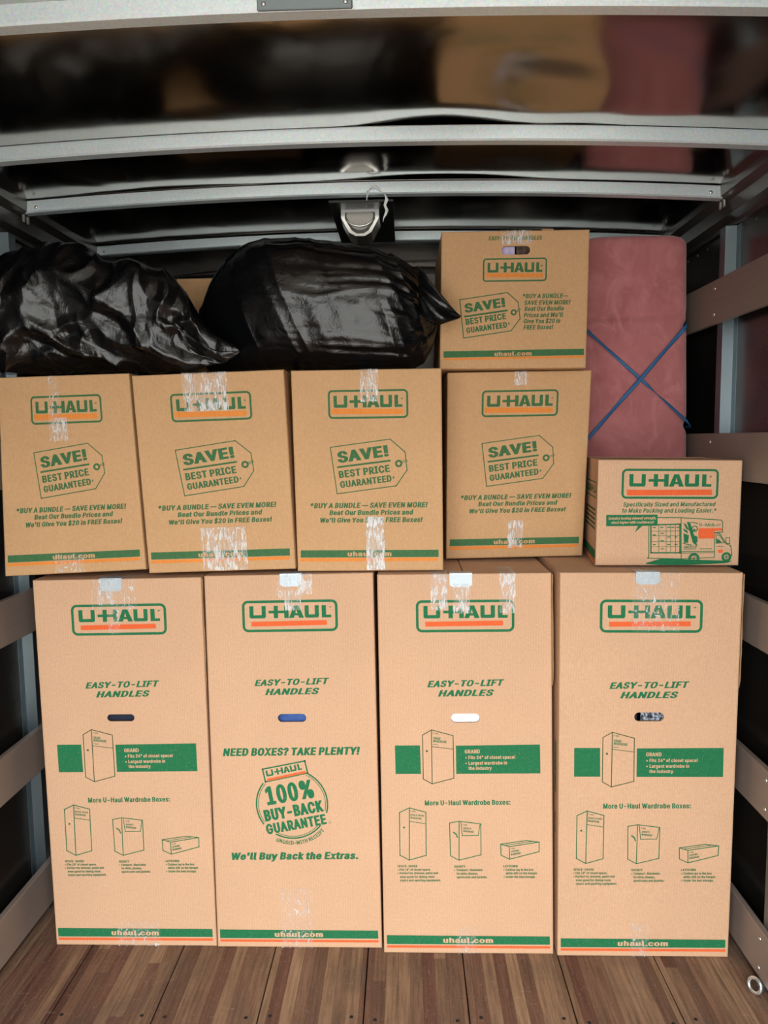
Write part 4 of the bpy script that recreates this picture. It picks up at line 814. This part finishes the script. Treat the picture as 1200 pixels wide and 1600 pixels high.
# ================================================================ cartons
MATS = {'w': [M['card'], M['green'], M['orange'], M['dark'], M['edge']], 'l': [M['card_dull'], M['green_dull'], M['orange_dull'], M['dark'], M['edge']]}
CI = {'k': 0, 'g': 1, 'o': 2, 'd': 3}
def carton(name, label, cat, corners, depth, WH, art, pal, slot=None, back=(0, 0), group=None, side_art=None, tapes=(), bar=None, side_flap=False, seam_tape=True):
    TL, TR, BR, BL = [Vector(c) for c in corners]
    z0 = min(BL.z, BR.z); base = Vector(((BL.x + BR.x) / 2, (BL.y + BR.y) / 2 + depth / 2, z0)); Wn, Hn = WH
    root = thing(name, label, cat, base, group)
    def F(x, z, d=0.0):              # point on the front face, d metres behind it
        u, v = x / Wn, z / Hn
        p = (BL * (1 - u) + BR * u) * (1 - v) + (TL * (1 - u) + TR * u) * v
        k = d / depth
        # back face is upright: same width, same height
        return p + Vector((back[0] * k, d + (BL.y - p.y) * max(0.0, k), 0)) - base
    vs, fs, mi = [], [], []
    def quad(pts, m=0):
        b = len(vs); vs.extend(pts); fs.append(tuple(range(b, b + len(pts)))); mi.append(m)
    e = 0.005; c1 = 0.0015
    rings = [(e, 0.0), (c1, c1), (0.0, e)]
    R = lambda i, d, top=0: [F(i, i, d), F(Wn - i, i, d), F(Wn - i, Hn - i * 0.6, d), F(i, Hn - i * 0.6, d)]
    outer = [(e, e), (Wn - e, e), (Wn - e, Hn - e * 0.6), (e, Hn - e * 0.6)]
    loops = [outer]
    if slot:
        x0, za, x1, zb = slot; r = (zb - za) / 2; cy = (za + zb) / 2
        sl = [(x1 - r + r * cos(a), cy + r * sin(a)) for a in [radians(-90 + 18 * k) for k in range(11)]] + [(x0 + r + r * cos(a), cy + r * sin(a)) for a in [radians(90 + 18 * k) for k in range(11)]]
        loops.append(sl)
    flat = [p for l in loops for p in l]; tri = tessellate_polygon([[Vector((*p, 0)) for p in l] for l in loops])
    b = len(vs); vs.extend([F(x, z) for x, z in flat])
    for t_ in tri: fs.append(tuple(b + i for i in t_)); mi.append(0)
    if slot:
        n = len(sl)
        for i in range(n): a_, b_ = sl[i], sl[(i + 1) % n]; quad([F(*a_), F(*b_), F(*b_, 0.005), F(*a_, 0.005)], 4)
    for (i0, d0), (i1, d1) in zip(rings, rings[1:]):
        A, B = R(i0, d0), R(i1, d1)
        for k in range(4): quad([A[k], B[k], B[(k + 1) % 4], A[(k + 1) % 4]])
    A, B = R(0, e), R(0, depth)
    for k in (0, 1, 3): quad([A[k], B[k], B[(k + 1) % 4], A[(k + 1) % 4]])
    quad(B[::-1])
    # print, on the front and on the left side
    def ink(a, fn):
        for pts, faces, col, layer in a.sh:
            b = len(vs); off = 0.00035 + 0.000018 * layer; vs.extend([fn(x, z, off) for x, z in pts])
            for f in faces: fs.append(tuple(b + i for i in f)); mi.append(CI[col])
    ink(art, lambda x, z, o: F(x, z, -o))
    if side_art: ink(side_art, lambda d, z, o: F(0, z, d) - Vector((o, 0, 0)))
    put('carton_body', mesh('carton_body', vs, fs, MATS[pal], mi), root)
    # two top flaps meeting on the centre line
    for s, lift in ((0, 0.0), (1, 0.0012)):
        a, b_ = (0.002, Wn / 2 - 0.0015) if s == 0 else (Wn / 2 + 0.0015, Wn - 0.002)
        P = []
        for dz in (-0.0055, -0.001):
            for d in (0.003, depth - 0.003):
                for x in (a, b_): P.append(F(x, Hn, d) + Vector((0, 0, dz)))
        put('flap', mesh('flap', P, [(0, 2, 3, 1), (4, 5, 7, 6), (0, 1, 5, 4), (2, 6, 7, 3), (0, 4, 6, 2), (1, 3, 7, 5)], [M['card' if pal == 'w' else 'card_dull']]), root)
    # strips of clear tape, over the top edge or on the face
    for tp in tapes:
        (x0, za, x1, zb), kind = tp[:2]; over = zb > Hn - 0.02; rev = tp[2] if len(tp) > 2 else 0.0
        path = []; n = max(6, int((zb - za) / 0.006))
        for i in range(n + 1): path.append((0, lerp(za, min(zb, Hn), i / n)))
        if over: path += [(1, 0.004), (1, 0.02), (1, 0.05), (1, min(0.11, depth * .3))]
        m = 8; g = []; tv, tf = [], []
        for i, (k, q) in enumerate(path):
            for j in range(m + 1):
                x = lerp(x0, x1, j / m) + 0.0012 * noise.noise(Vector((i * .6, x0 * 50, 0))); cr_ = 0.0006 * abs(noise.noise(Vector((j * 0.9 + x0 * 91, i * 0.35, za * 37))))
                if k == 0:
                    zz = q + (0.004 * noise.noise(Vector((j * 1.3, x0 * 40, 3))) if i == 0 else 0)
                    tv.append(F(x, max(zz, 0.0005), -0.0031 - cr_) if q < Hn - 1e-6 else F(x, Hn, -0.0028) + Vector((0, 0, 0.0006)))
                else: tv.append(F(x, Hn, q) + Vector((0, 0, 0.0008)))
        for i in range(len(path) - 1):
            for j in range(m): a = i * (m + 1) + j; tf.append((a, a + 1, a + m + 2, a + m + 1))
        put('tape', mesh('tape', tv, tf, M['tape' if kind else 'tape_faint'], smooth=True), root)
    if bar:                                   # folded end of the metal hanger bar, hooked over the top edge
        x0, za, x1, zb = bar; bv = []; bf = []
        prof = [(-0.0022, za), (-0.0022, (za + Hn) / 2), (-0.0024, Hn - 0.002), (-0.0012, Hn + 0.0022), (0.012, Hn + 0.0026), (0.03, Hn + 0.0022)]
        prof2 = prof + [(d + (0.0 if z > Hn else 0.0014), z - (0.0014 if z > Hn else 0)) for d, z in prof[::-1]]
        n = len(prof2); m = 6
        for j in range(m + 1):
            x = lerp(x0, x1, j / m); rr = 0.006 * (1 if j in (0, m) else 0)
            for d, z in prof2:
                zz = z + (rr if z == za else 0); p = F(x, min(zz, Hn), d); p.z += max(0, zz - Hn); bv.append(p)
        for j in range(m):
            for i in range(n): a = j * n + i; b_ = j * n + (i + 1) % n; bf.append((a, b_, b_ + n, a + n))
        bf += [tuple(range(n)), tuple(range(m * n + n - 1, m * n - 1, -1))]
        o = put('hanger_bar_end', mesh('hanger_bar_end', bv, bf, M['bar']), root); o['label'] = 'white metal end of the hanger bar'
    if side_flap:                             # creased drop panel folded round the right-hand edge near the top
        n = 16; sv, sf = [], []
        for i in range(n + 1):
            z = lerp(Hn - 0.335, Hn - 0.004, i / n); w = 0.0035 + 0.0022 * noise.noise(Vector((z * 30, Wn + label.__len__(), 0))) - (0.002 if i in (0,) else 0)
            for d, ww in ((0.001, 0.0), (0.001, w), (0.14, w), (0.14, 0.0)): sv.append(F(Wn, z, d) + Vector((max(ww, 0), 0, 0)))
        for i in range(n):
            for k in range(3): a = i * 4 + k; sf.append((a, a + 1, a + 5, a + 4))
        sf += [(0, 1, 2, 3), (4 * n + 3, 4 * n + 2, 4 * n + 1, 4 * n)]
        put('drop_panel', mesh('drop_panel', sv, sf, M['edge']), root)
    return root, F, base

WD, LD, MD, SD = (0.511, 1.178), (0.437, 0.594), (0.44, 0.407), (0.423, 0.318)
art_w = Art().load(WARDROBE_PRINT); art_b = Art().load(BUYBACK_PRINT); art_l = Art().load(LARGE_PRINT); art_m = Art().load(MEDIUM_PRINT); art_s = Art().load(SMALL_PRINT)
side_w = Art()
def vtext(a, body, d, z0, z1, cap): a.text(body, d, z0, d, z1, cap, 0.2, 0.03, 'g')       # reads upwards along the side
vtext(side_w, 'GRAND WARDROBE', 0.055, 0.505, 0.665, 0.022); vtext(side_w, '24" x 20"', 0.055, 0.375, 0.44, 0.018)
side_s = Art()
side_s.poly([(0.01, 0.016), (0.30, 0.016), (0.30, 0.045), (0.01, 0.045)], 'g'); side_s.poly([(0.01, 0.006), (0.30, 0.006), (0.30, 0.013), (0.01, 0.013)], 'o')
for k in range(5): side_s.poly([(0.03, 0.105 + k * 0.014), (0.26, 0.105 + k * 0.014), (0.26, 0.112 + k * 0.014), (0.03, 0.112 + k * 0.014)], 'd')
side_s.frame(0.02, 0.20, 0.27, 0.25, 0.004, 0.008, 'g'); side_s.wordmark(0.035, 0.215, 0.255, 0.238, 'g')

def hanging(name, label, cat, F, base, rect, mat, d0=0.010):
    x0, z0, x1, z1 = rect; n, m = 34, 10; vs, fs = [], []
    for i in range(n + 1):
        x = lerp(x0, x1, i / n)
        for j in range(m + 1):
            z = lerp(z0, z1, j / m); w = 0.0035 * sin(x * 120 + 1.3 * sin(z * 9)) + 0.003 * noise.noise(Vector((x * 30, z * 12, x0)))
            vs.append(F(x, z, d0 + w + 0.004) + base)
    c = sum((Vector(v) for v in vs), Vector()) / len(vs); c.z = min(v.z for v in vs)
    for i in range(n):
        for j in range(m): a = i * (m + 1) + j; fs.append((a, a + 1, a + m + 2, a + m + 1))
    o = put(name, mesh(name, [v - c for v in vs], fs, M[mat], smooth=True), None, c)
    md = o.modifiers.new('thickness', 'SOLIDIFY'); md.thickness = 0.012; md.offset = -1 if False else 1
    md2 = None; return tag(o, label, cat, None)

GW, GL = 'wardrobe cartons standing on the floor', 'large cartons stacked on the wardrobe cartons'
w1 = carton('wardrobe_carton', 'tall wardrobe carton standing leftmost on the floor, dark cloth in its handle slot', 'cardboard box',
    [(-1.1194, 2.14, 1.1637), (-0.6098, 2.14, 1.1698), (-0.6035, 2.14, 0.0), (-1.112, 2.14, 0.0)], 0.61, WD, art_w, 'w', (0.2045, 0.7348, 0.2885, 0.7572), group=GW, side_art=side_w,
    tapes=[((0.179, 1.085, 0.314, 1.178), 0), ((0.20, 1.10, 0.245, 1.178), 1), ((0.224, 1.01, 0.262, 1.085), 0), ((0.2, 0.002, 0.335, 0.085), 0)], bar=(0.206, 1.141, 0.272, 1.171), side_flap=True)
w2 = carton('wardrobe_carton', 'tall wardrobe carton printed 100% BUY-BACK GUARANTEE, second from the left on the floor', 'cardboard box',
    [(-0.6005, 2.137, 1.1741), (-0.0977, 2.137, 1.1801), (-0.0862, 2.137, 0.0), (-0.6001, 2.137, 0.0)], 0.61, WD, art_b, 'w', (0.2108, 0.7268, 0.2973, 0.7521), group=GW, side_art=side_w,
    tapes=[((0.217, 1.105, 0.265, 1.178), 0), ((0.283, 1.118, 0.327, 1.178), 1), ((0.243, 1.071, 0.292, 1.13), 1), ((0.2, 0.002, 0.30, 0.199), 0)], bar=(0.230, 1.142, 0.296, 1.171))
w3 = carton('wardrobe_carton', 'tall wardrobe carton with three tape strips at its top, white cloth in its slot', 'cardboard box',
    [(-0.0856, 2.116, 1.1782), (0.4206, 2.116, 1.1801), (0.4379, 2.116, 0.0), (-0.0798, 2.116, 0.0)], 0.61, WD, art_w, 'w', (0.2114, 0.7312, 0.2968, 0.7588), group=GW, side_art=side_w,
    tapes=[((0.157, 1.072, 0.2057, 1.178), 1), ((0.223, 1.0615, 0.271, 1.150), 1), ((0.358, 1.062, 0.4054, 1.178), 1), ((0.22, 0.002, 0.28, 0.09), 0)], bar=(0.2127, 1.139, 0.2788, 1.177), side_flap=True)
w4 = carton('wardrobe_carton', 'tall wardrobe carton standing rightmost on the floor, grey patterned cloth in its handle slot', 'cardboard box',
    [(0.4342, 2.065, 1.190), (0.9456, 2.065, 1.1856), (0.961, 2.109, 0.0), (0.4481, 2.109, 0.0)], 0.61, WD, art_w, 'w', (0.2156, 0.7428, 0.3001, 0.7694), group=GW, side_art=side_w,
    tapes=[((0.2015, 1.01, 0.3346, 1.178), 0), ((0.215, 1.09, 0.29, 1.178), 0), ((0.2186, 0.002, 0.2736, 0.115), 0)], bar=(0.2115, 1.145, 0.278, 1.178), side_flap=True)
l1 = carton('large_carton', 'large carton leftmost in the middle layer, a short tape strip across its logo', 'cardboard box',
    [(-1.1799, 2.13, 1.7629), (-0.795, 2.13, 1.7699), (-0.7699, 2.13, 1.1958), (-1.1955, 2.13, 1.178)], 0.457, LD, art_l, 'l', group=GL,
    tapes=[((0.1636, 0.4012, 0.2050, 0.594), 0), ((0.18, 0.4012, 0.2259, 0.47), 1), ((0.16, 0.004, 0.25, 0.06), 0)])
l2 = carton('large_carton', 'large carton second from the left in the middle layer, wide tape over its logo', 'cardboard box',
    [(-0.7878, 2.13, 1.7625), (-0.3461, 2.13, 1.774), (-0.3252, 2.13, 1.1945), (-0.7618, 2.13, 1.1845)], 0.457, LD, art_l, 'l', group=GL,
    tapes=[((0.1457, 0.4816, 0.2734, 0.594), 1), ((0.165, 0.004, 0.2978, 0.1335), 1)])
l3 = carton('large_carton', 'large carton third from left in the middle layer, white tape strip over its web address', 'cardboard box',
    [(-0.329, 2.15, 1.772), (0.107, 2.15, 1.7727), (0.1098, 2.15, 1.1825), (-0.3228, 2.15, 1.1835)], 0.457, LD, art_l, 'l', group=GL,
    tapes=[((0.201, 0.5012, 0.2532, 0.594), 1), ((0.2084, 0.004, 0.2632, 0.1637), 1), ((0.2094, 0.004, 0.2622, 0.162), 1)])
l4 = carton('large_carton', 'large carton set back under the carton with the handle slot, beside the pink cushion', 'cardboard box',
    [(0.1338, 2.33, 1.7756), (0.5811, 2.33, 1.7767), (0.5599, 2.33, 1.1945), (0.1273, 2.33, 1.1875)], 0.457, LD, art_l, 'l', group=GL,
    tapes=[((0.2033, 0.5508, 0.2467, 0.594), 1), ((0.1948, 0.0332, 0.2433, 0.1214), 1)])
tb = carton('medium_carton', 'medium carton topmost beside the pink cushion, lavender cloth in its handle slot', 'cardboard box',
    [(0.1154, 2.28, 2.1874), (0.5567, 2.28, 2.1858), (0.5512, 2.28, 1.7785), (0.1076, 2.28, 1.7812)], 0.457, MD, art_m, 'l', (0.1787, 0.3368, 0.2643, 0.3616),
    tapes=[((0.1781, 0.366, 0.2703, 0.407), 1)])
bm = bmesh.new(); bm_box(bm, (0.31, 0.02, 0.4072), (0.345, 0.026, 0.414), 0.001)
o = put('torn_tab', from_bm('torn_tab', bm, M['card_dull']), tb[0]); o.location = tb[1](0, 0) 
k = 2.15 / 2.2; sc_ = lambda x, z: (x * k, 2.15, 1.57 + (z - 1.57) * k)
sb = carton('small_carton', 'small carton printed with a moving truck, on the rightmost wardrobe carton', 'cardboard box',
    [sc_(0.5714, 1.5033), sc_(0.9938, 1.4965), (0.9917 * k, 2.15, 1.191), (0.5669 * k, 2.15, 1.194)], 0.318, SD, art_s, 'w', back=(0.04, 0), side_art=side_s)
bb = carton('small_carton', 'carton half hidden behind the gap between the two black bags', 'cardboard box',
    [(-0.74, 2.44, 2.100), (-0.36, 2.44, 2.100), (-0.36, 2.44, 1.778), (-0.74, 2.44, 1.778)], 0.27, SD, Art(), 'l')

for b, (nm, lab, mt), r in ((w1, ('hanging_garment', 'dark navy garment seen through the handle slot of the leftmost wardrobe carton', 'navy_cloth'), (0.08, 0.006, 0.43, 1.09)),
                  (w2, ('hanging_garment', 'blue garment seen through the handle slot of the buy-back wardrobe carton', 'blue_cloth'), (0.08, 0.006, 0.43, 1.09)),
                  (w3, ('hanging_garment', 'white garment seen through the handle slot below the three tape strips', 'white_cloth'), (0.08, 0.006, 0.43, 1.09)),
                  (w4, ('hanging_garment', 'grey patterned garment seen through the handle slot of the rightmost wardrobe carton', 'tweed_cloth'), (0.240, 0.006, 0.43, 1.09)),
                  (w4, ('hanging_garment', 'dark garment beside the grey patterned one in the rightmost handle slot', 'navy_cloth'), (0.08, 0.006, 0.228, 1.09)),
                  (tb, ('folded_cloth', 'lavender cloth in the handle slot of the topmost carton', 'lavender_cloth'), (0.06, 0.006, 0.222, 0.385)),
                  (tb, ('folded_cloth', 'dark brown cloth right of the lavender one in the topmost handle slot', 'brown_cloth'), (0.226, 0.006, 0.40, 0.385))):
    hanging(nm, lab, 'garment' if nm[0] == 'h' else 'cloth', b[1], b[2], r, mt, 0.006 if mt == 'white_cloth' else 0.012)

# ================================================================ black bags
def bag(name, label, sil_top, zb, yc, ry, fold, ends, rnd=2.3):
    x0, x1 = sil_top[0][0], sil_top[-1][0]; NU, NV = 300, 190; vs, fs = [], []
    cx = (x0 + x1) / 2
    for i in range(NU + 1):
        u = i / NU; x = lerp(x0, x1, u); zt = smooth_interp(sil_top, x) if 0.02 < u < 0.98 else interp(sil_top, x)
        bz = interp(zb, x); rz = (zt - bz) / 2; cz = (zt + bz) / 2; e = ends(u)
        for j in range(NV):
            th = 2 * pi * j / NV; c, s = cos(th), sin(th)
            px = 2.0 / rnd
            yy = -(abs(c) ** px) * (1 if c >= 0 else -1) * ry(u); zz = (abs(s) ** px) * (1 if s >= 0 else -1) * rz
            f = fold(u, th, x, zz) * e
            n_ = Vector((0, -c / max(ry(u), .02), s / max(rz, 0.02)))
            n_.normalize()
            p = Vector((x, yc(u) + yy, cz + zz)) + n_ * f + Vector((f * 0.5 * sin(th * 3 + u * 9), 0, 0))
            p.z = max(p.z, bz)
            vs.append(p)
    for i in range(NU):
        for j in range(NV): a = i * NV + j; b = i * NV + (j + 1) % NV; fs.append((a, b, b + NV, a + NV))
    for i in (0, NU):
        c = sum((vs[i * NV + j] for j in range(NV)), Vector()) / NV; k = len(vs); vs.append(c)
        for j in range(NV):
            a = i * NV + j; b = i * NV + (j + 1) % NV; fs.append((a, b, k) if i else (b, a, k))
    loc = Vector((cx, yc(0.5), min(v.z for v in vs)))
    return tag(put(name, mesh(name, [v - loc for v in vs], fs, M['bag'], smooth=True), None, loc), label, 'trash bag')
def ridge(v): return 1 - abs(noise.noise(v)) * 2.2
def fold2(u, th, x, z):
    g = 0.012 * noise.noise(Vector((x * 4, th * 0.9, 1.0))) - 0.006
    # pleats fanning out from the knotted right end
    k = max(0.0, (u - 0.30) / 0.70)
    pl_ = 0.0085 * k ** 0.7 * max(0, ridge(Vector((th * 6.5 + 1.2 * noise.noise(Vector((u * 3, th, 4))), u * 2.0 - 0.0, 7.0)))) ** 1.2
    di = 0.006 * max(0, ridge(Vector(((x * 9 + z * 4.0) * 1.7, (z - x * .5) * 1.6, 3.3)))) ** 1.5
    m = 0.003 * noise.noise(Vector((x * 18, z * 18, th))) 
    return g + pl_ + di * (0.35 + 0.9 * u) + m
def crease(v): return 1 - min(1.0, abs(noise.noise(v)) * 2.6)
def fold1(u, th, x, z):
    wx = 0.05 * noise.noise(Vector((x * 6, z * 6, 0))); wz = 0.05 * noise.noise(Vector((x * 6, z * 6, 5)))
    a = x + wx; b = z + wz + 0.12 * cos(th)
    h = 0.024 * crease(Vector((a * 4.2 + b * 1.5, b * 4.5 - a * 1.2, 3.0)))
    h += 0.015 * crease(Vector((a * 9 - b * 4.5, b * 6 + a * 1.5, 9.0))) * (0.6 + 0.6 * u)
    h += 0.0035 * crease(Vector((a * 19 + b * 7, b * 13 - a * 4, 2.0)))
    return h + 0.018 * noise.noise(Vector((x * 4, z * 4, th))) - 0.026
end_r = lambda a, b: (lambda u: 1.0 if a < u < b else 0.5)
bag('black_bag', 'crumpled black plastic bag on the left, lying on the two leftmost large cartons',
    [(-1.215, 2.10), (-1.19, 2.135), (-1.10, 2.150), (-1.02, 2.153), (-0.90, 2.122), (-0.75, 2.088), (-0.66, 2.045), (-0.61, 1.98), (-0.57, 1.90), (-0.52, 1.862), (-0.478, 1.835), (-0.468, 1.828)],
    [(-1.215, 1.79), (-1.19, 1.778), (-0.62, 1.778), (-0.52, 1.785), (-0.468, 1.822)],
    lambda u: 2.20 - max(0, u - 0.6) * 0.20, lambda u: 0.125 * (min(1, (u / 0.012) ** 0.5) if u > 0 else 0) * (1 if u < 0.62 else max(0.04, 1 - ((u - 0.62) / 0.38) ** 0.9 * 0.96)) + 0.001, fold1, lambda u: 0.25 + 0.75 * min(1, (1 - u) / 0.1))
bag('black_bag', 'taut pleated black plastic bag in the middle, its twisted end against the topmost carton',
    [(-0.65, 1.93), (-0.63, 2.02), (-0.59, 2.085), (-0.54, 2.145), (-0.48, 2.175), (-0.43, 2.187), (-0.36, 2.180), (-0.29, 2.172), (-0.20, 2.160), (-0.10, 2.142), (-0.02, 2.118), (0.03, 2.085), (0.065, 2.045), (0.080, 2.005), (0.092, 1.965), (0.100, 1.93)],
    [(-0.65, 1.84), (-0.61, 1.782), (0.02, 1.780), (0.06, 1.80), (0.088, 1.85), (0.100, 1.90)],
    lambda u: 2.285 + 0.05 * (0.5 + 0.5 * cos(pi * min(1, u / 0.45))), lambda u: 0.135 * (0.06 + 0.94 * sin(pi / 2 * min(1, u / 0.42)) ** 0.8 if u > 0 else 0) * (1 if u < 0.8 else max(0.1, 1 - ((u - 0.8) / 0.2) ** 1.8 * 0.8)) + 0.001, fold2, lambda u: 1.0 if u < .93 else 1 - (u - .93) * 8, 2.15)
# the twisted, flattened tail of that bag
tb_ = bpy.data.objects['black_bag.001']; L0 = tb_.location
rows = [((0.045, 2.185), 0.135, 0.0, 2.02), ((0.075, 2.17), 0.115, 0.0, 1.985), ((0.105, 2.165), 0.085, 0.2, 1.955), ((0.13, 2.17), 0.05, 0.4, 1.94), ((0.15, 2.18), 0.022, 0.6, 1.932), ((0.163, 2.185), 0.004, 0.8, 1.926)]
vs, fs = [], []; nn = 40
for (x, y), hz_, tw, zc in rows:
    for j in range(nn):
        a = 2 * pi * j / nn; pz = hz_ / 2 * sin(a); w = 0.014 + 0.010 * noise.noise(Vector((a * 2.2, x * 14, 5)))
        vs.append(Vector((x + 0.006 * noise.noise(Vector((a * 2, x * 9, 1))), y - w * cos(a) + 0.012 * sin(pz * 90 + tw * 3), zc - 0.02 * (1 - tw) + pz)) - L0)
for i in range(len(rows) - 1):
    for j in range(nn): a = i * nn + j; b = i * nn + (j + 1) % nn; fs.append((a, b, b + nn, a + nn))
fs.append(tuple(range((len(rows) - 1) * nn, len(rows) * nn))); fs.append(tuple(range(nn - 1, -1, -1)))
put('twisted_end', mesh('twisted_end', vs, fs, M['bag'], smooth=True), tb_)

# ================================================================ pink cushion with a crossed blue strap
PX0, PX1, PZ0, PZ1, PY0, PY1 = 0.600, 0.975, 1.192, 2.240, 2.56, 2.69
def cush_edge(z):   # right-hand side, pinched where the strap pulls and leaning in a little towards the top
    return lerp(0.984, 0.956, (z - PZ0) / (PZ1 - PZ0)) - 0.010 * math.exp(-((z - 1.945) / 0.014) ** 2) - 0.010 * math.exp(-((z - 1.604) / 0.014) ** 2)
nz, na = 150, 72; vs, fs = [], []
for i in range(nz + 1):
    t_ = i / nz; z = lerp(PZ0, PZ1, t_); r = 0.035; dz = max(0, r - (z - PZ0), r - (PZ1 - z)); ins = r - sqrt(max(0, r * r - dz * dz))
    xr = cush_edge(z) - ins; xl = PX0 + ins + 0.008 * math.exp(-((z - 1.93) / 0.014) ** 2); yc_ = (PY0 + PY1) / 2; hy = (PY1 - PY0) / 2 - ins * 0.45; hx = (xr - xl) / 2; cx = (xr + xl) / 2
    for j in range(na):
        a = 2 * pi * j / na; c, s = cos(a), sin(a); e = 2 / 7.0
        x = cx + hx * abs(c) ** e * (1 if c > 0 else -1); y = yc_ + hy * abs(s) ** (2 / 4.5) * (1 if s > 0 else -1)
        y += 0.004 * noise.noise(Vector((x * 6, z * 6, 0))) if s < 0 else 0
        if s < 0:
            y += 0.007 * math.exp(-((z - 1.975 - 0.03 * (x - .8)) / 0.012) ** 2)
            for (xa, za, xb, zb_) in ((0.60, 1.945, 0.98, 1.604), (0.60, 1.53, 0.96, 1.946)):
                zl = za + (x - xa) / (xb - xa) * (zb_ - za); y += 0.006 * math.exp(-((z - zl) / 0.014) ** 2)
        vs.append((x, y, z))
for i in range(nz):
    for j in range(na): a = i * na + j; b = i * na + (j + 1) % na; fs.append((a, b, b + na, a + na))
fs.append(tuple(range(na - 1, -1, -1))); fs.append(tuple(range(nz * na, nz * na + na)))
loc = Vector((0.79, 2.625, PZ0))
tag(put('cushion', mesh('cushion', [Vector(v) - loc for v in vs], fs, M['velvet'], smooth=True), None, loc), 'tall pink velvet cushion standing upright, tied with a crossed blue strap', 'cushion')
def ribbon(pts, w, th, twist):
    vs, fs = [], []; n = len(pts)
    for i, p in enumerate(pts):
        p = Vector(p); d = (Vector(pts[min(i + 1, n - 1)]) - Vector(pts[max(i - 1, 0)])).normalized(); up = Vector((0, -1, 0)); 
        if abs(d.y) > 0.8: up = Vector((1 if p.x > 0.79 else -1, 0, 0))
        sd = d.cross(up).normalized(); up = sd.cross(d)
        a = twist(i / (n - 1)); sx, u2 = sd * cos(a) + up * sin(a), -sd * sin(a) + up * cos(a)
        for q in range(10):
            b = 2 * pi * q / 10; vs.append(p + sx * (w / 2 * cos(b)) + u2 * (th / 2 * sin(b)))
    for i in range(n - 1):
        for q in range(10): a = i * 10 + q; b = i * 10 + (q + 1) % 10; fs.append((a, b, b + 10, a + 10))
    fs.append(tuple(range(9, -1, -1))); fs.append(tuple(range((n - 1) * 10, n * 10))); return vs, fs
def line3(a, b, n): return [Vector(a).lerp(Vector(b), i / n) for i in range(n + 1)]
st = thing('blue_strap', 'blue elastic strap crossed in an X over the front of the pink cushion', 'strap', (0.80, 2.555, 1.76))
yf, yb = 2.556, 2.698
A = line3((0.610, yf, 1.936), (0.962, yf, 1.619), 60) + [Vector((0.978, yf + .012, 1.604)), Vector((0.9835, yf + 0.04, 1.60)), Vector((0.9835, yb - 0.03, 1.60)), Vector((0.96, yb, 1.60))]
B = line3((0.610, yf - .002, 1.545), (0.942, yf - .002, 1.927), 60) + [Vector((0.957, yf + 0.012, 1.944)), Vector((0.962, yf + 0.04, 1.948)), Vector((0.962, yb - 0.03, 1.948)), Vector((0.94, yb, 1.95))]
A = [Vector((0.594, yb - .02, 1.95)), Vector((0.594, yf + .03, 1.95))] + A; B = [Vector((0.594, yb - .02, 1.53)), Vector((0.594, yf + .03, 1.53))] + B
B = [p + Vector((0, -0.003 * math.exp(-((p.x - 0.8) / 0.04) ** 2), 0)) for p in B]
for P, w, tw in ((A, 0.011, lambda t: 0.5 * sin(t * 9) + (1.35 * math.exp(-((t - 0.66) / 0.08) ** 2))), (B, 0.013, lambda t: 0.45 * sin(t * 13 + 1))):
    v_, f_ = ribbon(P, w, 0.0028, tw); put('band', mesh('band', [q - st.location for q in v_], f_, M['strap'], smooth=True), st)
